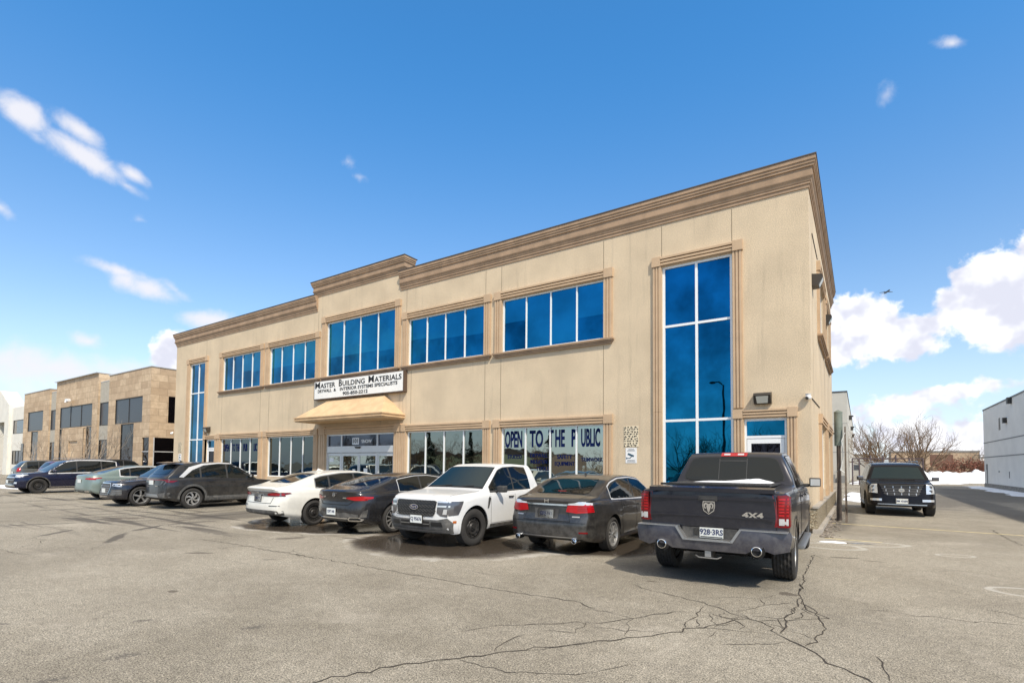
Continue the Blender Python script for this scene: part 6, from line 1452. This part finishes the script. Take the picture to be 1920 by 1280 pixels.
# ------------------------------------------------------------------ trees
M['bark'] = mat('bare_bark', (.21, .145, .095), .9, amt=.25, scale=4)
M['bark2'] = mat('pale_bark', (.30, .25, .20), .9, amt=.2, scale=4)
def bare_tree(loc, H, seed, label, mt='bark', levels=5, spread=.55, trunks=1, name='bare_tree', group=None, r0=None, up=.25, leaf=None):
    rn = random.Random(seed); root = empty(name, loc, 0, label, 'tree', group); tk = MB(); cw = MB()
    def limb(mb, p, d, L, r, n):
        q = p; pts = []
        for i in range(n):
            d2 = (d + Vector((rn.gauss(0, .13), rn.gauss(0, .13), rn.gauss(0, .08)))).normalized(); e = q + d2 * (L / n); r1 = r * (1 - .45 / n * (i + 1) / 1)
            mb.cyl(q, e, r * (1 - .4 * i / n), r * (1 - .4 * (i + 1) / n), 5 if r > .03 else 3, False); q = e; d = d2; pts.append((q, d))
        return pts
    def grow(p, d, L, r, lv):
        pts = limb(cw, p, d, L, r, 4 if lv > 2 else 3)
        if lv <= 0: return
        k = rn.randint(2, 3) if lv > 1 else rn.randint(3, 4)
        for i in range(k):
            q, dd = pts[-1] if i == 0 else pts[rn.randint(0, len(pts) - 1)]
            a = rn.uniform(0, 6.28); ax = dd.orthogonal().normalized(); ax.rotate(Matrix.Rotation(a, 3, dd)); nd = dd.copy(); nd.rotate(Matrix.Rotation(rn.uniform(.25, .85) * (1 if i else .4) * spread / .55, 3, ax)); nd = (nd + Vector((0, 0, up))).normalized()
            grow(q, nd, L * rn.uniform(.66, .90), r * .58, lv - 1)
    r0 = r0 or H * .018
    for t_ in range(trunks):
        a = t_ * 6.28 / trunks + rn.uniform(0, 1); d = Vector((math.cos(a) * .28 * (trunks > 1), math.sin(a) * .28 * (trunks > 1), 1)).normalized()
        pts = limb(tk, Vector((math.cos(a) * .1, math.sin(a) * .1, -.05)), d, H * .20, r0, 3)
        for i in range(5):
            q, dd = pts[-1] if i < 3 else pts[-2]; an = rn.uniform(0, 6.28); nd = (dd + Vector((math.cos(an), math.sin(an), 0)) * rn.uniform(.35, .9)).normalized()
            grow(q, nd, H * .26, r0 * .6, levels - 1)
    tk.build('trunk', M[mt], root, True, 60); cw.build('crown', M[mt], root, True, 60)
    if leaf:
        lf = MB()
        for v in cw.v[::7]:
            v = Vector(v); s_ = leaf[1]
            for _ in range(leaf[2]):
                a = Vector((rn.gauss(0, s_), rn.gauss(0, s_), rn.gauss(0, s_))); b = Vector((rn.gauss(0, s_), rn.gauss(0, s_), rn.gauss(0, s_))); o_ = v + Vector((rn.gauss(0, .12), rn.gauss(0, .12), rn.gauss(0, .12)))
                lf.add([o_, o_ + a, o_ + b], [(0, 1, 2)])
        lf.build('withered_leaves', leaf[0], root)
    return root
bare_tree((2.9, 58, 0), 7.4, 3, 'bare spreading tree behind the fence, left of the two in the alley', 'bark', 5, .75, 3, r0=.16)
bare_tree((6.6, 59, 0), 7.8, 8, 'bare brown tree with a rounded crown behind the black SUV, right of the two', 'bark', 5, .75, 3, r0=.16)
M['deadleaf'] = mat('withered_leaf', (.20, .075, .05), .9, amt=.3, scale=2)
for i, (x, y, h, s_) in enumerate(((10.2, 70, 3.4, 2), (12.2, 74, 3.9, 5), (13.6, 72, 3.3, 9), (15.2, 76, 3.6, 12))):
    bare_tree((x, y, 0), h, s_ + 20, ('reddish brown shrub nearest the bare trees', 'second reddish brown shrub, taller, beyond the snow banks', 'third reddish brown shrub from the left beyond the snow banks', 'reddish brown shrub nearest the pale warehouse')[i], 'bark', 4, .8, 3, name='winter_shrub', group='winter shrubs beyond the snow banks', r0=.06, leaf=(M['deadleaf'], .10, 1))
for i, (x, y, h) in enumerate(((20, 120, 7), (9, 140, 6), (26, 130, 8), (-2, 150, 6))):
    bare_tree((x, y, 0), h, 60 + i, 'bare tree far away beyond the warehouse yard', 'bark2', 4, .6, 2, group='bare trees far beyond the yard')
for i, (x, y) in enumerate(((-57.6, -.9), (-50.0, -.9), (-45.4, -.9), (-82.5, -1.0))):
    bare_tree((x, y, 0), (4.2, 4.6, 5.6, 7)[i], 80 + i, ('slim bare sapling left of the stone entrance portal', 'slim bare sapling before the pale recessed strip', 'taller slim bare sapling before the narrow dark glass', 'bare tree in front of the white gabled building')[i], 'bark2', 4, .55, 1, name='sapling', r0=.06, up=.45)

# ------------------------------------------------------------------ fence, snow, far buildings on the right
fr = empty('yard_fence', (.4, 45, 0), 0, 'dark steel post and rail fence across the end of the alley', 'fence')
M['fence'] = mat('fence_steel', (.10, .075, .085), .7)
for i, x in enumerate((0, .55, 1.45, 2.4, 3.4, 4.4, 5.4)):
    MB().cyl((x, 0, 0), (x, 0, 2.9 if i in (2, 3, 4) else 2.6), .06, .06, 8).build('fence_post', M['fence'], fr)
mb = MB(); mb.box(0, 5.4, -.04, .04, 2.52, 2.62); mb.box(0, 5.4, -.03, .03, 2.28, 2.33); mb.box(0, 5.4, -.03, .03, .15, .2)
mb.build('rail', M['fence'], fr)
mb = MB(); 
for i in range(70):
    x = i * .078; mb.cyl((x, 0, .2), (x, 0, 2.3), .004, .004, 3, False)
for i in range(26): mb.cyl((0, 0, .2 + i * .08), (5.4, 0, .2 + i * .08), .004, .004, 3, False)
mb.build('wire_mesh', M['silver_al'], fr)
def pile(name, cx, cy, rx, ry, h, seed, label, rot=0):
    rn = random.Random(seed); mb = MB(); n, k = 40, 12; v = []; f = []
    ph = [rn.uniform(0, 6.28) for _ in range(8)]
    for j in range(k + 1):
        for i in range(n):
            a = 2 * math.pi * i / n; r_ = j / k
            w = 1 + .18 * math.sin(3 * a + ph[0]) + .10 * math.sin(7 * a + ph[1]); x = math.cos(a) * rx * r_ * w; y = math.sin(a) * ry * r_ * w
            z = h * max(0, (1 - r_ ** 2)) * (1 + .25 * math.sin(x * 2.1 + ph[2]) * math.cos(y * 1.7 + ph[3]) + .10 * math.sin(x * 7 + ph[4])) + (.015 if r_ < 1 else -.02) + rn.gauss(0, .02 * h)
            v.append((x, y, z))
    for j in range(k):
        for i in range(n): f.append((j * n + i, j * n + (i + 1) % n, (j + 1) * n + (i + 1) % n, (j + 1) * n + i))
    mb.add(v, f); o = mb.build(name, M['snow_dirty'], None, True, 60); o.location = (cx, cy, 0); o.rotation_euler = (0, 0, R(rot)); return tag(o, label, 'snow bank')
M['snow_dirty'] = mat('snow_with_grit', (.78, .81, .86), .75, amt=.10, scale=.9, bump=.9, bscale=2.2, speck=.16, sscale=6)
pile('snow_bank', 7.0, 61.5, 3.6, 5, 1.35, 1, 'long sunlit snow bank at the end of the alley behind the black SUV')
pile('snow_bank', 12.2, 68, 5.5, 2.5, 1.25, 2, 'flatter snow bank beside the far end of the pale warehouse')
pile('snow_bank', 1.2, 50, 1.3, 1.6, .3, 3, 'low patch of snow at the foot of the grey warehouse corner')
pile('snow_bank', -42.5, -6.1, 3.4, .7, .10, 4, 'thin strip of snow on the asphalt in front of the navy SUV')
pile('snow_bank', .50, -1.75, .24, .08, .03, 5, 'small melting snow patch by the front corner of the side wall', 10)
pile('snow_bank', 1.0, 21, .9, 5.5, .05, 8, 'thin snow along the far part of the alley edge')
sw = MB(); v = []; rn = random.Random(9); n = 120
for i in range(n + 1):
    y = 3 + 46 * i / n; w = 1.15 + .22 * math.sin(y * .9) + .12 * math.sin(y * 3.1); v += [(10.22 - w, y, .006), (10.22 - w * .6, y, .05 + .015 * math.sin(y * 2)), (10.22, y, .09)]
sw.add(v, [(3 * i + k, 3 * i + 3 + k, 3 * i + 4 + k, 3 * i + 1 + k) for i in range(n) for k in (0, 1)])
tag(sw.build('snow_strip', M['snow_dirty'], None, True), 'narrow strip of snow along the foot of the pale warehouse', 'snow')
sb = MB(); v = []
mb = MB(); rn = random.Random(4)
for i in range(60): 
    x = rn.uniform(8.6, 15.5); r_ = rn.uniform(.15, .38); mb.ball((x, 73 + rn.uniform(-.6, .6), .55 + r_ * .5), r_, r_, r_ * .7, 7, 5)
tag(mb.build('rubble_heap', mat('rubble', (.20, .20, .19), .9, amt=.4, scale=1)), 'grey rubble lying behind the snow banks', 'rubble', kind='stuff')
fb = empty('distant_building', (8.5, 120, 0), 0, 'long low tan building far behind the bare trees', 'building')
mb = MB(); P = lambda u, d, z: (u, d, z); wall_with_openings(mb, -2, 12, 0, 5.0, [(i * 2.0 - 1.2, i * 2.0 - .2, 1.5, 2.6) for i in range(6)], P, .2); mb.box(-2, 12, .2, 12, 0, 4.98); mb.build('wall', mat('tan_wall', (.48, .36, .25), .9, amt=.1), fb); MB().box(-2.1, 12.1, -.1, 12, 5.0, 5.3).build('roof', M['roof'], fb)
fb = empty('distant_building', (-8, 128, 0), 0, 'pale flat roofed building far behind the alley fence', 'building')
MB().box(-4, 12, 0, 12, 0, 4.6).build('wall', M['ware'], fb); MB().box(-4.1, 12.1, -.1, 12, 4.6, 4.9).build('roof', M['roof'], fb); MB().box(0, 9, -.05, -.01, 1.2, 2.4).build('window', M['slate_dark'], fb)
fb = empty('distant_building', (30, 170, 0), 0, 'wide pale building on the horizon beside the warehouse', 'building')
MB().box(-10, 22, 0, 20, 0, 4.6).build('wall', M['ware2'], fb); MB().box(-10.1, 22.1, -.1, 20, 4.6, 5.0).build('roof', M['roof'], fb); MB().box(-6, 14, -.05, -.01, 1.5, 2.6).build('window', M['slate_dark'], fb)
bd = empty('roadside_board', (12.6, 100, 0), 0, 'brown board on posts behind the right bare tree', 'sign'); MB().box(-1.5, 1.6, 0, .15, 2.2, 4.1).build('panel', mat('brown_board', (.16, .085, .06), .8, amt=.2), bd)
for x in (-1.2, 1.3): MB().cyl((x, .08, 0), (x, .08, 2.2), .09).build('leg', M['wood'], bd)
up = empty('utility_pole', (19.3, 112, 0), 0, 'wooden utility pole with crossarm left of the pale warehouse', 'pole'); MB().cyl((0, 0, 0), (0, 0, 4.5), .08, .06, 8).build('pole', M['wood'], up); MB().box(-.8, .8, -.05, .05, 4.2, 4.3).build('crossarm', M['wood'], up)
r = empty('dome_camera', (-35.1 - .05, -.12, 3.45), 0, 'white dome camera at the far left corner of the beige building', 'security camera', 'dome cameras')
MB().ball((0, 0, 0), .09, .09, .07).build('housing', M['white'], r, True); MB().cyl((0, 0, .04), (.03, .08, .08), .03).build('mount', M['white'], r)
# ------------------------------------------------------------------ airliner in the sky
pl = empty('airliner', (27.6, 658.56, 189.27), R(200), 'tiny dark airliner climbing above the right hand clouds', 'aeroplane')
M['plane'] = mat('airliner_skin', (.10, .12, .15), .4)
mb = MB(); mb.lathe([(.0001, -7), (.35, -6), (.75, -4), (.85, 0), (.85, 4), (.6, 6), (.0001, 7.2)], 12, 'y'); mb.build('fuselage', M['plane'], pl, True)
MB().prism([(0, 2), (6.2, -1.6), (6.2, -2.3), (0, -1.2), (-6.2, -2.3), (-6.2, -1.6)], -.12, .12, 'z').build('wings', M['plane'], pl)
MB().prism([(-4, .2), (-6.6, .2), (-6.8, 2.6), (-6.0, 2.6)], -.1, .1, 'x').build('tail_fin', M['plane'], pl); MB().prism([(0, -5), (2.3, -6.3), (2.3, -6.7), (0, -6.2), (-2.3, -6.7), (-2.3, -6.3)], .1, .25, 'z').build('tailplane', M['plane'], pl)

# ------------------------------------------------------------------ what the windows mirror: the far side of the road behind the camera
lp = empty('street_lamp', (-7.8, -27.5, 0), R(200), 'tall dark street lamp across the lot, seen mirrored in the right tall window', 'street lamp')
MB().cyl((0, 0, 0), (0, 0, 8.1), .11, .08, 10).build('pole', M['dark'], lp); MB().tube([(0, 0, 8.0), (.35, 0, 8.4), (.7, 0, 8.45)], .05).ball((.95, 0, 8.42), .35, .16, .12).build('lamp_head', M['dark'], lp, True)
M['needle'] = mat('conifer_needles', (.028, .045, .028), .9, amt=.4, scale=1.5)
def conifer(loc, H, seed, label, group):
    rn = random.Random(seed); root = empty('pine_tree', loc, 0, label, 'tree', group); MB().cyl((0, 0, 0), (0, 0, H * .9), H * .02, .03, 7).build('trunk', M['bark'], root); mb = MB()
    for i in range(int(900)):
        t = rn.random() ** .8; z = H * (.10 + .88 * t); rad = H * .22 * (1 - t) * rn.uniform(.3, 1.05) * (1 + .3 * math.sin(z * 5)); a = rn.uniform(0, 6.28); p = Vector((math.cos(a) * rad, math.sin(a) * rad, z)); s_ = H * .035
        q = Vector((math.cos(a), math.sin(a), -.35)) * s_ * 1.8; w = Vector((-math.sin(a), math.cos(a), rn.uniform(-.3, .3))) * s_
        mb.add([p - w, p + w, p + q], [(0, 1, 2)])
    mb.build('crown', M['needle'], root)
for i, (x, y, h) in enumerate(((-31, -40, 6.2), (-50, -48, 7), (-57, -47, 8), (-65, -48, 7), (-74, -50, 7.5), (-84, -52, 8))):
    conifer((x, y, 0), h, i, 'dark pine across the road, seen only as a mirrored shape in the windows', 'pines across the road')
for i, (x, y, h) in enumerate(((-20, -42, 5.5), (-14, -40, 6.5), (-11, -42, 6.5), (-6, -40, 7), (-26, -46, 4.5), (-37, -46, 5), (-44, -46, 7), (-53, -48, 7.5), (-61, -46, 8), (-69, -47, 8), (-79, -48, 8))):
    bare_tree((x, y, 0), h, 200 + i, 'bare tree across the road, seen only mirrored in the windows', 'bark', 4, .6, 2, group='bare trees across the road')
ob = empty('roadside_warehouse', (-61, -62, 0), 0, 'low brown and cream warehouse across the road behind the viewer', 'building')
MB().box(-22, 16, -20, 0, 0, 3.9).build('wall', mat('brown_metal_wall', (.18, .13, .10), .8), ob); MB().box(-14, 14, 0, .1, 1.0, 3.2).build('cream_band', mat('cream_panel', (.62, .60, .33), .7), ob); MB().box(-22.2, 16.2, -20.2, .2, 3.9, 4.15).build('roof', M['roof'], ob)
